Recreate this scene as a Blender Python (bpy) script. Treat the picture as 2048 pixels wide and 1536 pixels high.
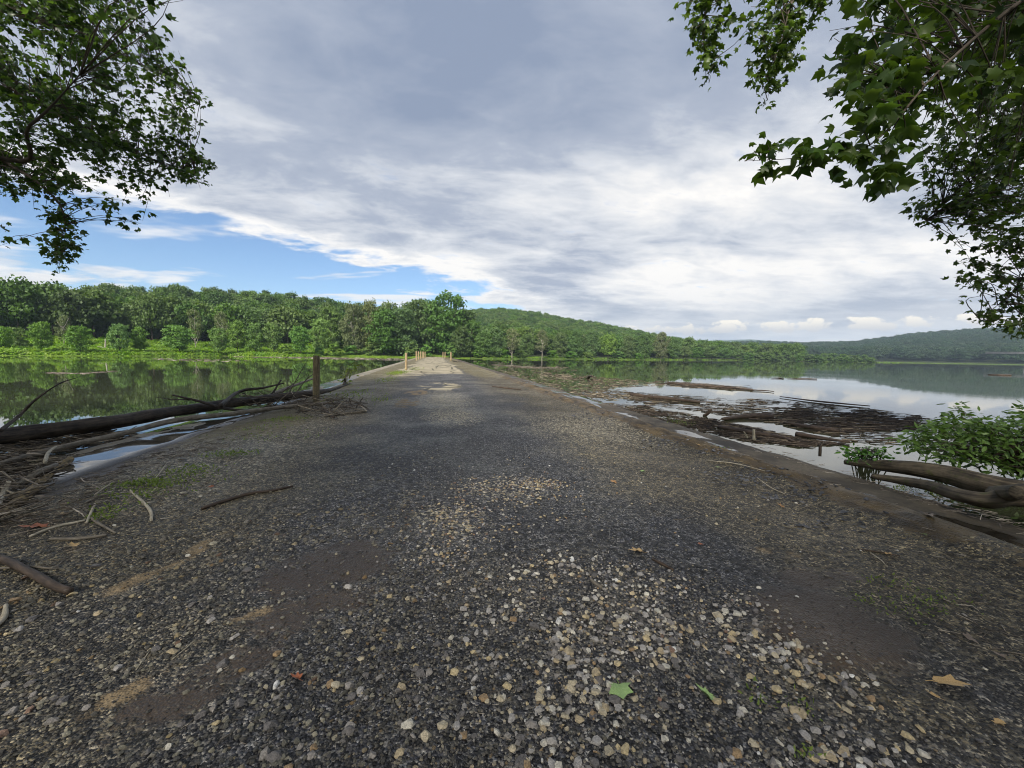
import bpy, math, random
import numpy as np
from mathutils import Matrix, Vector

rng = np.random.default_rng(7)
random.seed(7)
PI = math.pi
scene = bpy.context.scene
for o in list(bpy.data.objects):
    bpy.data.objects.remove(o)

# ------------------------------------------------------------------ camera
FPX = 800.0                       # focal length in pixels of the 2048 px wide photograph
YAW, PITCH, ROLL = math.radians(11.0), math.radians(4.31), math.radians(0.985)
CAM = np.array([0.0, 0.0, 1.5])
cam_data = bpy.data.cameras.new("camera")
cam = bpy.data.objects.new("camera", cam_data)
scene.collection.objects.link(cam)
cam_data.sensor_width = 36.0
cam_data.lens = 36.0 * FPX / 2048.0
cam_data.clip_start = 0.05
cam_data.clip_end = 20000
MW = (Matrix.Translation(CAM.tolist()) @ Matrix.Rotation(-YAW, 4, 'Z')
      @ Matrix.Rotation(PI / 2 - PITCH, 4, 'X') @ Matrix.Rotation(ROLL, 4, 'Z'))
cam.matrix_world = MW
scene.camera = cam
RM = np.array(MW.to_3x3())

# ------------------------------------------------------------------ world, sun, exposure
SUN_EL, SUN_AZ = math.radians(40), math.radians(208)      # behind the camera and to the left
world = bpy.data.worlds.new("World")
scene.world = world
world.use_nodes = True


class NT:
    """small helper to build node trees"""
    def __init__(self, tree):
        self.t = tree
        tree.nodes.clear()

    def n(self, typ, **kw):
        nd = self.t.nodes.new(typ)
        for k, v in kw.items():
            setattr(nd, k, v)
        return nd

    def l(self, a, b):
        self.t.links.new(a, b)

    def put(self, sock, v):
        if isinstance(v, bpy.types.NodeSocket):
            self.l(v, sock)
        elif v is not None:
            if isinstance(v, (tuple, list)) and len(v) == 3 and sock.type == 'RGBA':
                v = tuple(v) + (1.0,)
            sock.default_value = v

    def math(self, op, a, b=None, c=None, clamp=False):
        nd = self.n('ShaderNodeMath', operation=op, use_clamp=clamp)
        self.put(nd.inputs[0], a)
        self.put(nd.inputs[1], b)
        if c is not None:
            self.put(nd.inputs[2], c)
        return nd.outputs[0]

    def ramp(self, v, a, b, lo=0.0, hi=1.0, smooth=True):
        nd = self.n('ShaderNodeMapRange')
        nd.interpolation_type = 'SMOOTHSTEP' if smooth else 'LINEAR'
        nd.clamp = True
        self.put(nd.inputs['Value'], v)
        self.put(nd.inputs['From Min'], a)
        self.put(nd.inputs['From Max'], b)
        self.put(nd.inputs['To Min'], lo)
        self.put(nd.inputs['To Max'], hi)
        return nd.outputs['Result']

    def mix(self, f, a, b, blend='MIX'):
        nd = self.n('ShaderNodeMix', data_type='RGBA', blend_type=blend)
        self.put(nd.inputs['Factor'], f)
        self.put(nd.inputs['A'], a)
        self.put(nd.inputs['B'], b)
        return nd.outputs['Result']

    def noise(self, vec, scale, detail=4, rough=0.55, dist=0.0, out='Fac', dims='3D'):
        nd = self.n('ShaderNodeTexNoise', noise_dimensions=dims)
        if vec is not None:
            self.l(vec, nd.inputs['Vector'])
        nd.inputs['Scale'].default_value = scale
        nd.inputs['Detail'].default_value = detail
        nd.inputs['Roughness'].default_value = rough
        nd.inputs['Distortion'].default_value = dist
        return nd.outputs[out]

    def voronoi(self, vec, scale, feature='F1', rand=1.0):
        nd = self.n('ShaderNodeTexVoronoi', feature=feature)
        if vec is not None:
            self.l(vec, nd.inputs['Vector'])
        nd.inputs['Scale'].default_value = scale
        nd.inputs['Randomness'].default_value = rand
        return nd

    def mapping(self, vec, scale=(1, 1, 1), rot=(0, 0, 0), loc=(0, 0, 0)):
        nd = self.n('ShaderNodeMapping')
        self.l(vec, nd.inputs['Vector'])
        nd.inputs['Scale'].default_value = scale
        nd.inputs['Rotation'].default_value = rot
        nd.inputs['Location'].default_value = loc
        return nd.outputs[0]


def build_sky():
    w = NT(world.node_tree)
    out = w.n('ShaderNodeOutputWorld')
    sky = w.n('ShaderNodeTexSky')
    sky.sky_type = 'NISHITA'
    sky.sun_disc = False
    sky.sun_elevation = SUN_EL
    sky.sun_rotation = SUN_AZ
    sky.air_density = 1.0
    sky.dust_density = 0.0
    sky.ozone_density = 6.0
    bg_sky = w.n('ShaderNodeBackground')
    w.l(sky.outputs[0], bg_sky.inputs['Color'])
    bg_sky.inputs['Strength'].default_value = 0.08
    tc = w.n('ShaderNodeTexCoord')
    d = tc.outputs['Generated']
    sep = w.n('ShaderNodeSeparateXYZ')
    w.l(d, sep.inputs[0])
    dx, dy, dz = sep.outputs
    el = w.math('MAXIMUM', dz, 0.0)
    zc = w.math('ADD', el, 0.15)
    px = w.math('DIVIDE', dx, zc)
    py = w.math('DIVIDE', dy, zc)
    cmb = w.n('ShaderNodeCombineXYZ')
    w.l(px, cmb.inputs[0])
    w.l(py, cmb.inputs[1])
    P = cmb.outputs[0]                                   # the cloud deck seen as a flat layer
    az = w.math('ARCTAN2', dx, dy)
    # deck density / shading
    Pr = w.mapping(P, scale=(1.15, 1.6, 1), rot=(0, 0, math.radians(32)), loc=(3.1, 1.7, 0))
    n_big = w.noise(Pr, 0.5, 2, 0.5, 0.6)
    n_mid = w.noise(Pr, 1.05, 5, 0.6, 0.35)
    n_fine = w.noise(w.mapping(P, scale=(1.0, 1.7, 1), rot=(0, 0, math.radians(24))), 3.2, 5, 0.62, 0.35)
    # the gap of blue, low over the left hill
    e1 = w.math('DIVIDE', w.math('SUBTRACT', el, w.math('SUBTRACT', 0.118, w.math('MULTIPLY', az, 0.10))), 0.098)
    a1 = w.math('DIVIDE', w.math('ADD', az, 0.40), 0.66)
    s = w.math('SUBTRACT', 1.0, w.math('ADD', w.math('MULTIPLY', e1, e1), w.math('MULTIPLY', a1, a1)))
    gn = w.noise(w.mapping(P, scale=(0.9, 1.2, 1), loc=(5.9, 1.1, 0)), 2.2, 5, 0.62, 0.2)
    s2 = w.math('ADD', s, w.math('MULTIPLY', w.math('SUBTRACT', gn, 0.5), 3.0))
    gap = w.ramp(s2, 0.05, 0.50)
    # thin veils and small low clouds inside the gap
    veil = w.ramp(w.noise(w.mapping(P, scale=(0.5, 1.0, 1), loc=(1.3, 9.0, 0)), 2.1, 4, 0.62, 0.3), 0.53, 0.66)
    gap = w.math('MULTIPLY', gap, w.math('SUBTRACT', 1.0, w.math('MULTIPLY', veil, 0.85)))
    # thin tears elsewhere in the deck
    tear = w.ramp(w.math('ADD', n_fine, w.math('MULTIPLY', n_mid, 0.35)), 0.80, 0.98)
    tear = w.math('MULTIPLY', tear, 0.6)
    gap = w.math('MAXIMUM', gap, tear)
    # brightness of the deck: grey-blue overhead, brighter towards the thin distance
    b = w.math('ADD', w.math('MULTIPLY', w.math('SUBTRACT', n_big, 0.5), 1.5),
               w.math('MULTIPLY', w.math('SUBTRACT', n_mid, 0.5), 1.25))
    b = w.math('ADD', b, w.math('MULTIPLY', w.math('SUBTRACT', n_fine, 0.5), 0.80))
    lift = w.ramp(el, 0.18, 0.60, 0.25, -0.10)
    b = w.math('ADD', w.math('ADD', b, lift), 0.46)
    edge = w.math('MULTIPLY', w.ramp(s2, -0.5, 0.25), 0.38)          # lit rim towards the gap
    b = w.math('ADD', b, edge)
    cr = w.n('ShaderNodeValToRGB')
    w.l(b, cr.inputs[0])
    els = cr.color_ramp.elements
    els[0].position, els[0].color = 0.0, (0.25, 0.305, 0.42, 1)
    els[1].position, els[1].color = 1.0, (0.97, 0.94, 0.90, 1)
    m = els.new(0.42); m.color = (0.40, 0.445, 0.54, 1)
    m = els.new(0.70); m.color = (0.68, 0.70, 0.74, 1)
    col = cr.outputs[0]
    # low grey layer near the horizon with lit cumulus tops behind it
    low = w.ramp(el, 0.16, 0.04)
    strat = w.noise(w.mapping(d, scale=(2.0, 2.0, 16.0)), 2.2, 4, 0.58, 0.3)
    lowcol = w.mix(w.ramp(strat, 0.38, 0.64), (0.47, 0.505, 0.56), (0.82, 0.81, 0.79))
    col = w.mix(w.math('MULTIPLY', low, 0.75), col, lowcol)
    caz = w.n('ShaderNodeCombineXYZ')
    w.l(w.math('MULTIPLY', az, 17.0), caz.inputs[0])
    w.l(w.math('MULTIPLY', el, 24.0), caz.inputs[1])
    puff = w.noise(caz.outputs[0], 1.25, 4, 0.55, 0.0)
    band = w.math('MULTIPLY', w.ramp(el, 0.030, 0.062), w.ramp(el, 0.105, 0.07))
    cum = w.ramp(w.math('SUBTRACT', puff, w.math('MULTIPLY', w.math('SUBTRACT', 1.0, band), 0.6)), w.ramp(az, .3, .65, .54, .44), w.ramp(az, .3, .65, .60, .52))
    cum = w.math('MULTIPLY', cum, 0.85)
    cumcol = w.mix(w.ramp(el, 0.05, 0.085), (0.70, 0.66, 0.62), (1.30, 1.17, 0.93))
    col = w.mix(cum, col, cumcol)
    gap = w.math('MULTIPLY', gap, w.math('SUBTRACT', 1.0, cum))
    bg_cl = w.n('ShaderNodeBackground')
    w.l(col, bg_cl.inputs['Color'])
    bg_cl.inputs['Strength'].default_value = 0.62
    mx = w.n('ShaderNodeMixShader')
    w.l(gap, mx.inputs[0])
    w.l(bg_cl.outputs[0], mx.inputs[1])
    w.l(bg_sky.outputs[0], mx.inputs[2])
    w.l(mx.outputs[0], out.inputs['Surface'])


build_sky()
world.cycles.sampling_method = 'MANUAL'
world.cycles.sample_map_resolution = 512

sun_data = bpy.data.lights.new("sun", 'SUN')
sun_data.energy = 5.0
sun_data.angle = math.radians(12)
sun_data.color = (1.0, 0.94, 0.84)
sun = bpy.data.objects.new("sun", sun_data)
scene.collection.objects.link(sun)
sdir = Vector((math.sin(SUN_AZ) * math.cos(SUN_EL), math.cos(SUN_AZ) * math.cos(SUN_EL), math.sin(SUN_EL)))
sun.rotation_euler = sdir.to_track_quat('Z', 'Y').to_euler()
sun.location = (0, -20, 60)

vs = scene.view_settings
vs.view_transform = 'Standard'
vs.look = 'None'
vs.exposure = 0.85
vs.gamma = 1.0
vs.use_curve_mapping = False
cy = scene.cycles
cy.use_denoising = True
cy.use_adaptive_sampling = True
cy.adaptive_threshold = 0.02
cy.filter_width = 1.05
cy.max_bounces = 4
cy.diffuse_bounces = 2
cy.glossy_bounces = 2
cy.transmission_bounces = 3
cy.transparent_max_bounces = 8
cy.volume_bounces = 0
cy.caustics_reflective = False
cy.caustics_refractive = False
cy.sample_clamp_indirect = 4.0


# ------------------------------------------------------------------ geometry helpers
def ray(px, py):
    return RM @ np.array([(px - 1024) / FPX, -(py - 768) / FPX, -1.0])


def G(px, py, z=0.0):
    d = ray(px, py)
    return CAM + d * ((z - CAM[2]) / d[2])


def AT(px, py, r):
    """point at horizontal range r from the camera on the sight line"""
    d = ray(px, py)
    return CAM + d * (r / math.hypot(d[0], d[1]))


def DEP(px, py, dep):
    return CAM + ray(px, py) * dep


def proj(P):
    v = (np.asarray(P, float) - CAM) @ RM
    return np.stack([1024 + FPX * v[..., 0] / -v[..., 2], 768 - FPX * v[..., 1] / -v[..., 2], -v[..., 2]], -1)


def hash3(ix, iy, iz, seed):
    h = (ix.astype(np.int64) * 374761393 + iy.astype(np.int64) * 668265263 + iz.astype(np.int64) * 2147483647
         + seed * 144665) & 0xffffffff
    h = ((h ^ (h >> 13)) * 1274126177) & 0xffffffff
    h = ((h ^ (h >> 16)) * 2246822519) & 0xffffffff
    return ((h ^ (h >> 15)) & 0xffffff) / float(0xffffff)


def vnoise(p, seed=0):
    p = np.asarray(p, float)
    i = np.floor(p).astype(np.int64)
    f = p - i
    f = f * f * (3 - 2 * f)
    r = 0
    for a in (0, 1):
        for b in (0, 1):
            for c in (0, 1):
                wgt = (f[..., 0] if a else 1 - f[..., 0]) * (f[..., 1] if b else 1 - f[..., 1]) * (f[..., 2] if c else 1 - f[..., 2])
                r = r + wgt * hash3(i[..., 0] + a, i[..., 1] + b, i[..., 2] + c, seed)
    return r


def fbm(p, octv=4, seed=0):
    p = np.asarray(p, float)
    r, a, t = 0, 0.5, 0
    for k in range(octv):
        r = r + a * vnoise(p, seed + k * 17)
        t += a
        a *= 0.5
        p = p * 2.03 + 5.1
    return r / t


def fbm2(x, y, s, octv=4, seed=0):
    x, y = np.broadcast_arrays(np.asarray(x, float), np.asarray(y, float))
    return fbm(np.stack([x * s, y * s, np.zeros_like(x) + 0.37], -1), octv, seed)


def sstep(a, b, x):
    t = np.clip((np.asarray(x, float) - a) / (b - a), 0, 1)
    return t * t * (3 - 2 * t)


def new_mesh(name, V, F, smooth=False):
    """V (n,3); F list of arrays (m,k) or one array"""
    V = np.asarray(V, np.float32)
    Fs = F if isinstance(F, list) else [F]
    Fs = [np.asarray(f, np.int32) for f in Fs if len(f)]
    me = bpy.data.meshes.new(name)
    me.vertices.add(len(V))
    me.vertices.foreach_set("co", V.ravel())
    nl = sum(f.size for f in Fs)
    npol = sum(len(f) for f in Fs)
    me.loops.add(nl)
    me.polygons.add(npol)
    me.loops.foreach_set("vertex_index", np.concatenate([f.ravel() for f in Fs]))
    tot = np.concatenate([np.full(len(f), f.shape[1], np.int32) for f in Fs])
    st = np.concatenate([[0], np.cumsum(tot)[:-1]]).astype(np.int32)
    me.polygons.foreach_set("loop_start", st)
    me.polygons.foreach_set("loop_total", tot)
    if smooth:
        me.polygons.foreach_set("use_smooth", np.ones(npol, bool))
    me.update(calc_edges=True)
    return me


def link(name, data, parent=None, mat=None):
    o = bpy.data.objects.new(name, data)
    scene.collection.objects.link(o)
    if mat is not None:
        data.materials.append(mat)
    if parent is not None:
        o.parent = parent
    return o


def tag(o, label=None, cat=None, group=None, kind=None):
    if label: o["label"] = label
    if cat: o["category"] = cat
    if group: o["group"] = group
    if kind: o["kind"] = kind
    return o


def empty(name, loc=(0, 0, 0), rz=0.0):
    o = bpy.data.objects.new(name, None)
    o.empty_display_size = 0.2
    scene.collection.objects.link(o)
    o.location = tuple(float(v) for v in loc)
    o.rotation_euler = (0, 0, rz)
    return o


def attr(me, name, vals, domain='FACE', typ='FLOAT'):
    a = me.attributes.new(name, typ, domain)
    vals = np.asarray(vals, np.float32)
    a.data.foreach_set('value' if typ == 'FLOAT' else ('vector' if typ == 'FLOAT_VECTOR' else 'color'), vals.ravel())


class MB:
    """collects vertices and faces"""
    def __init__(self):
        self.V, self.Q, self.T, self.n, self.gr = [], [], [], 0, []

    def add(self, V, Q=None, T=None, gr=None):
        V = np.asarray(V, float)
        self.gr.append(V * 1.0 if gr is None else gr)
        if Q is not None and len(Q): self.Q.append(np.asarray(Q) + self.n)
        if T is not None and len(T): self.T.append(np.asarray(T) + self.n)
        self.V.append(V)
        self.n += len(V)

    def tube(self, P, R, n=7, bump=0.0, seed=0, flat=1.0, cap=True):
        V, Q, T = tube(P, R, n, bump, seed, flat, cap)
        self.add(V, Q, T, grain_of(P, R, n, len(V)))

    def build(self, name, mat=None, parent=None, smooth=True):
        F = []
        if self.Q: F.append(np.concatenate(self.Q))
        if self.T: F.append(np.concatenate(self.T))
        me = new_mesh(name, np.concatenate(self.V), F, smooth)
        attr(me, 'gr', np.concatenate(self.gr), 'POINT', 'FLOAT_VECTOR')
        return link(name, me, parent, mat)


def grain_of(P, R, n, nv):
    P = np.asarray(P, float)
    arc = np.concatenate([[0], np.cumsum(np.linalg.norm(np.diff(P, axis=0), axis=1))])
    rm = float(np.mean(R))
    a = np.arange(n) * 2 * PI / n
    o = P[0].sum() * 3.7
    g = np.stack([np.tile(np.cos(a) * rm, len(P)) + o, np.tile(np.sin(a) * rm, len(P)), np.repeat(arc, n)], -1)
    return np.vstack([g, np.tile(g[-1:], (nv - len(g), 1))]) if nv > len(g) else g


def catmull(P, k=6):
    P = np.asarray(P, float)
    if len(P) < 3:
        t = np.linspace(0, 1, k + 1)[:, None]
        return P[0] * (1 - t) + P[-1] * t
    A = np.vstack([2 * P[0] - P[1], P, 2 * P[-1] - P[-2]])
    out = []
    for i in range(1, len(A) - 2):
        p0, p1, p2, p3 = A[i - 1], A[i], A[i + 1], A[i + 2]
        for j in range(k):
            t = j / k
            out.append(0.5 * (2 * p1 + (p2 - p0) * t + (2 * p0 - 5 * p1 + 4 * p2 - p3) * t * t + (3 * p1 - p0 - 3 * p2 + p3) * t ** 3))
    out.append(P[-1])
    return np.array(out)


def tube(P, R, n=7, bump=0.0, seed=0, flat=1.0, cap=True):
    P = np.asarray(P, float)
    m = len(P)
    R = np.broadcast_to(np.asarray(R, float), (m,)) if np.ndim(R) == 0 or len(np.atleast_1d(R)) == m else np.interp(np.linspace(0, 1, m), np.linspace(0, 1, len(R)), R)
    T = np.gradient(P, axis=0)
    T /= np.linalg.norm(T, axis=1)[:, None] + 1e-9
    up = np.array([0, 0, 1.0]) if abs(T[0, 2]) < 0.9 else np.array([0, 1.0, 0])
    Vs = []
    a = np.cross(T[0], up); a /= np.linalg.norm(a)
    ang = np.arange(n) * 2 * PI / n
    arc = np.concatenate([[0], np.cumsum(np.linalg.norm(np.diff(P, axis=0), axis=1))])
    rm = float(np.mean(R)) + 1e-6
    for i in range(m):
        a = a - T[i] * a.dot(T[i])
        a /= np.linalg.norm(a) + 1e-9
        b = np.cross(T[i], a)
        r = np.full(n, R[i])
        if bump:
            q = np.stack([np.cos(ang) * 1.2 + seed, np.sin(ang) * 1.2, np.full(n, arc[i] / rm * .22)], -1)
            q2 = np.stack([np.cos(ang) * 3.6 + seed, np.sin(ang) * 3.6, np.full(n, arc[i] / rm * .16)], -1)
            r = r * (1 + bump * (2 * vnoise(q, seed) - 1) + bump * .75 * (2 * vnoise(q2, seed + 5) - 1))
        Vs.append(P[i] + np.outer(np.cos(ang) * r, a) + np.outer(np.sin(ang) * r * flat, b))
    V = np.concatenate(Vs)
    i = np.arange(m - 1)[:, None] * n
    j = np.arange(n)[None, :]
    j2 = (j + 1) % n
    Q = np.stack([i + j, i + j2, i + n + j2, i + n + j], -1).reshape(-1, 4)
    T3 = []
    if cap:
        V = np.vstack([V, P[0] - T[0] * R[0] * 0.15, P[-1] + T[-1] * R[-1] * 0.15])
        c0, c1 = len(V) - 2, len(V) - 1
        T3 = [[c0, (k + 1) % n, k] for k in range(n)] + [[c1, (m - 1) * n + k, (m - 1) * n + (k + 1) % n] for k in range(n)]
    return V, Q, np.array(T3, int).reshape(-1, 3)


def leaf_cards(C, D, N, S, shape, twist=None):
    """place copies of a leaf outline: shape (verts (k,3), tris) along D with normal N, size S"""
    sv, st = shape
    D = D / (np.linalg.norm(D, axis=1)[:, None] + 1e-9)
    N = N - D * np.sum(N * D, 1)[:, None]
    N = N / (np.linalg.norm(N, axis=1)[:, None] + 1e-9)
    X = np.cross(D, N)
    k = len(sv)
    V = (C[:, None, :] + S[:, None, None] * (sv[None, :, 0, None] * X[:, None, :] + sv[None, :, 1, None] * D[:, None, :] + sv[None, :, 2, None] * N[:, None, :]))
    V = V.reshape(-1, 3)
    T = (np.arange(len(C))[:, None, None] * k + st[None]).reshape(-1, st.shape[1])
    return V, T


def fan(outline, center):
    v = np.array([center] + outline, float)
    n = len(outline)
    t = np.array([[0, 1 + i, 1 + (i + 1) % n] for i in range(n)])
    return v, t


_half = [(0.20, -0.05, -.05), (0.48, 0.10, -.20), (0.33, 0.30, -.05), (0.50, 0.60, -.22), (0.22, 0.60, -.02)]
SYC = fan([(0, 0.02, .04)] + _half + [(0.02, 1.0, -.25)] + [(-x * .95, y * .96, z * .7) for x, y, z in _half[::-1]], (0, 0.36, .08))
_h2 = [(0.42, 0.08, -.08), (0.26, 0.32, 0), (0.48, 0.60, -.08)]
SYC_S = fan([(0, 0, 0)] + _h2 + [(0, 1.0, -.1)] + [(-x, y, z) for x, y, z in _h2[::-1]], (0, 0.36, .05))
LANCE = (np.array([(0, 0, 0), (0.20, 0.35, -.05), (0.15, 0.7, -.06), (0, 1.0, -.14), (-0.15, 0.7, -.06), (-0.20, 0.35, -.05), (0, .5, .03)], float),
         np.array([[6, 0, 1], [6, 1, 2], [6, 2, 3], [6, 3, 4], [6, 4, 5], [6, 5, 0]]))
CARD = (np.array([(0, -.5, -.05), (0.42, -.1, .06), (0.08, .5, -.05), (-0.45, .12, .06)], float), np.array([[0, 1, 2], [0, 2, 3]]))


# ------------------------------------------------------------------ materials
def material(name):
    m = bpy.data.materials.new(name)
    m.use_nodes = True
    return m, NT(m.node_tree)


def principled(w, col, rough=0.7, spec=0.4, normal=None, ior=None):
    out = w.n('ShaderNodeOutputMaterial')
    b = w.n('ShaderNodeBsdfPrincipled')
    w.put(b.inputs['Base Color'], col)
    w.put(b.inputs['Roughness'], rough)
    w.put(b.inputs['Specular IOR Level'], spec)
    if normal is not None:
        w.l(normal, b.inputs['Normal'])
    if ior:
        b.inputs['IOR'].default_value = ior
    w.l(b.outputs[0], out.inputs['Surface'])
    return b, out


def bump(w, h, strength, dist):
    nd = w.n('ShaderNodeBump')
    nd.inputs['Strength'].default_value = strength
    nd.inputs['Distance'].default_value = dist
    w.l(h, nd.inputs['Height'])
    return nd.outputs[0]


def leaf_material(name, dark, light, trans=0.35, per_object=0.5, rough=0.55, spec=0.25):
    m, w = material(name)
    out = w.n('ShaderNodeOutputMaterial')
    at = w.n('ShaderNodeAttribute', attribute_name='lv')
    oi = w.n('ShaderNodeObjectInfo')
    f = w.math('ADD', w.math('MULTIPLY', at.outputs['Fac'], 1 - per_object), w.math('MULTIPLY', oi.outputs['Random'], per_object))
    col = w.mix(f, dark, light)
    hs = w.n('ShaderNodeHueSaturation')
    w.l(col, hs.inputs['Color'])
    w.l(w.ramp(w.math('FRACT', w.math('MULTIPLY', oi.outputs['Random'], 7.31)), 0, 1, 0.485, 0.515, False), hs.inputs['Hue'])
    w.l(w.ramp(w.math('FRACT', w.math('MULTIPLY', oi.outputs['Random'], 3.77)), 0, 1, 0.85, 1.08, False), hs.inputs['Saturation'])
    col = hs.outputs[0]
    b = w.n('ShaderNodeBsdfPrincipled')
    w.l(col, b.inputs['Base Color'])
    b.inputs['Roughness'].default_value = rough
    b.inputs['Specular IOR Level'].default_value = spec
    t = w.n('ShaderNodeBsdfTranslucent')
    w.l(w.mix(1.0, col, (1.25, 1.3, 0.55), 'MULTIPLY'), t.inputs['Color'])
    mx = w.n('ShaderNodeMixShader')
    mx.inputs[0].default_value = trans
    w.l(b.outputs[0], mx.inputs[1])
    w.l(t.outputs[0], mx.inputs[2])
    w.l(mx.outputs[0], out.inputs['Surface'])
    return m


def wood_material(name, dark, light, rough=0.75, grain=14.0, moss=None, stretch=(1, 1, 0.12), bump_d=0.006):
    m, w = material(name)
    v = w.n('ShaderNodeAttribute', attribute_name='gr').outputs['Vector']
    n1 = w.noise(w.mapping(v, scale=stretch), grain, 6, 0.65, 0.4)
    n2 = w.noise(v, grain * 0.22, 4, 0.55, 0.2)
    f = w.math('ADD', w.math('MULTIPLY', n1, 0.65), w.math('MULTIPLY', n2, 0.35))
    col = w.mix(w.ramp(f, 0.34, 0.68), dark, light)
    if moss:
        col = w.mix(w.ramp(w.noise(v, grain * 0.35, 5, 0.6), 0.55, 0.72), col, moss)
    principled(w, col, rough, 0.3, bump(w, f, 0.8, bump_d))
    return m


M = {}
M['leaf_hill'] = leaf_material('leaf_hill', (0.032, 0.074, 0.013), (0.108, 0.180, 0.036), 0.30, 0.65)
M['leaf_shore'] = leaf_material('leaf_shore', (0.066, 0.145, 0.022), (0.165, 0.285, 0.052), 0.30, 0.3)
M['leaf_far_shaded'] = leaf_material('leaf_far_shaded', (0.016, 0.040, 0.018), (0.042, 0.078, 0.032), 0.2, 0.5)  # cloud shade and haze on the far hill put into the leaf colour
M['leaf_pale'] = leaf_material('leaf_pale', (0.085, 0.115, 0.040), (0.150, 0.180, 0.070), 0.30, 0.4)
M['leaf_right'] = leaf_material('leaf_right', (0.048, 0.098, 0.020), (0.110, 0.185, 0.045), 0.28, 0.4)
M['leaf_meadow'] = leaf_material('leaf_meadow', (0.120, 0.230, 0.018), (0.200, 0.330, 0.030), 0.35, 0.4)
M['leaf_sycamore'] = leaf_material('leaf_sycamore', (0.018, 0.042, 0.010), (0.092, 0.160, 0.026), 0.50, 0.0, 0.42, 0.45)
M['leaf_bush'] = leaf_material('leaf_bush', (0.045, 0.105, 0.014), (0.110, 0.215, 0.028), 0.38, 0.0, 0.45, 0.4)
M['leaf_weed'] = leaf_material('leaf_weed', (0.075, 0.115, 0.018), (0.190, 0.250, 0.040), 0.30, 0.2)
M['bark_pale'] = wood_material('bark_pale', (0.16, 0.14, 0.11), (0.55, 0.52, 0.45), 0.8, 3.0, None, (1, 1, .5), 0.02)
M['bark_brown'] = wood_material('bark_brown', (0.035, 0.027, 0.02), (0.11, 0.09, 0.07), 0.85, 6.0)
M['bark_sycamore'] = wood_material('bark_sycamore', (0.07, 0.06, 0.045), (0.30, 0.27, 0.21), 0.8, 4.0, None, (1, 1, .5))
M['log_dark'] = wood_material('log_dark', (0.006, 0.005, 0.004), (0.060, 0.045, 0.032), 0.6, 42.0, None, (1, 1, .10), .02)
M['drift_brown'] = wood_material('drift_brown', (0.022, 0.015, 0.011), (0.085, 0.060, 0.042), 0.6, 45.0)
M['drift_grey'] = wood_material('drift_grey', (0.07, 0.06, 0.048), (0.21, 0.185, 0.145), 0.75, 50.0)
M['drift_pale'] = wood_material('drift_pale', (0.19, 0.165, 0.12), (0.46, 0.42, 0.33), 0.75, 60.0)
M['log_weathered'] = wood_material('log_weathered', (0.022, 0.017, 0.012), (0.135, 0.108, 0.072), 0.7, 34.0, (0.060, 0.062, 0.022), (1, 1, .07), 0.02)
M['log_peeled'] = wood_material('log_peeled', (0.055, 0.045, 0.030), (0.30, 0.215, 0.095), 0.7, 40.0, (0.05, 0.045, 0.03), (1, 1, .25), .01)
M['post_wood'] = wood_material('post_wood', (0.16, 0.115, 0.055), (0.37, 0.29, 0.175), 0.8, 40.0, None, (1, 1, .06), 0.006)
M['post_near'] = wood_material('post_near', (0.060, 0.050, 0.028), (0.19, 0.155, 0.088), 0.8, 45.0, (0.05, 0.055, 0.022), (1, 1, .06), 0.006)


def leaf_litter(name, a, b):
    m, w = material(name)
    tc = w.n('ShaderNodeTexCoord')
    n = w.noise(tc.outputs['Object'], 40, 5, 0.6)
    principled(w, w.mix(w.ramp(n, .3, .7), a, b), 0.6, 0.3, bump(w, n, .5, .002))
    return m


M['litter_tan'] = leaf_litter('litter_tan', (0.30, 0.19, 0.075), (0.52, 0.36, 0.17))
M['litter_brown'] = leaf_litter('litter_brown', (0.22, 0.115, 0.045), (0.42, 0.25, 0.11))
M['litter_red'] = leaf_litter('litter_red', (0.17, 0.055, 0.028), (0.36, 0.13, 0.06))
M['litter_green'] = leaf_litter('litter_green', (0.17, 0.28, 0.08), (0.32, 0.43, 0.19))
M['litter_dull'] = leaf_litter('litter_dull', (0.10, 0.075, 0.055), (0.24, 0.19, 0.15))


def concrete_material(name, tone, wet, thr=.47):
    m, w = material(name)
    geo = w.n('ShaderNodeNewGeometry')
    p = geo.outputs['Position']
    n1 = w.noise(p, 1.3, 6, 0.62)
    n2 = w.noise(p, 22, 5, 0.6)
    col = w.mix(w.ramp(n1, .35, .65), tone[0], tone[1])
    col = w.mix(w.math('MULTIPLY', w.ramp(n2, .4, .7), .5), col, tone[2])
    pud = w.noise(w.mapping(p, scale=(1.0, 0.45, 1), loc=(3.3, 7.7, 0)), 1.15, 4, 0.55, 0.2)
    wetm = w.math('MULTIPLY', w.ramp(pud, thr, thr + .06), wet)
    sp = w.n('ShaderNodeSeparateXYZ')
    w.l(p, sp.inputs[0])
    wetm = w.math('MULTIPLY', wetm, w.ramp(sp.outputs[1], 40, 14))
    col = w.mix(w.math('MULTIPLY', wetm, .75), col, (0.022, 0.020, 0.017))
    rough = w.math('SUBTRACT', 0.8, w.math('MULTIPLY', wetm, 0.74))
    bp = w.n('ShaderNodeBump')
    bp.inputs['Distance'].default_value = 0.006
    w.l(w.math('SUBTRACT', 0.7, w.math('MULTIPLY', wetm, 0.69)), bp.inputs['Strength'])
    w.l(w.math('ADD', n2, w.math('MULTIPLY', n1, 2.0)), bp.inputs['Height'])
    principled(w, col, rough, 0.5, bp.outputs[0])
    return m


M['concrete_left'] = concrete_material('concrete_left', ((0.13, 0.115, 0.085), (0.25, 0.22, 0.165), (0.10, 0.085, 0.06)), 1.0, .40)
M['concrete_right'] = concrete_material('concrete_right', ((0.030, 0.023, 0.014), (0.10, 0.080, 0.052), (0.026, 0.020, 0.013)), 1.0, .51)


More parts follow.
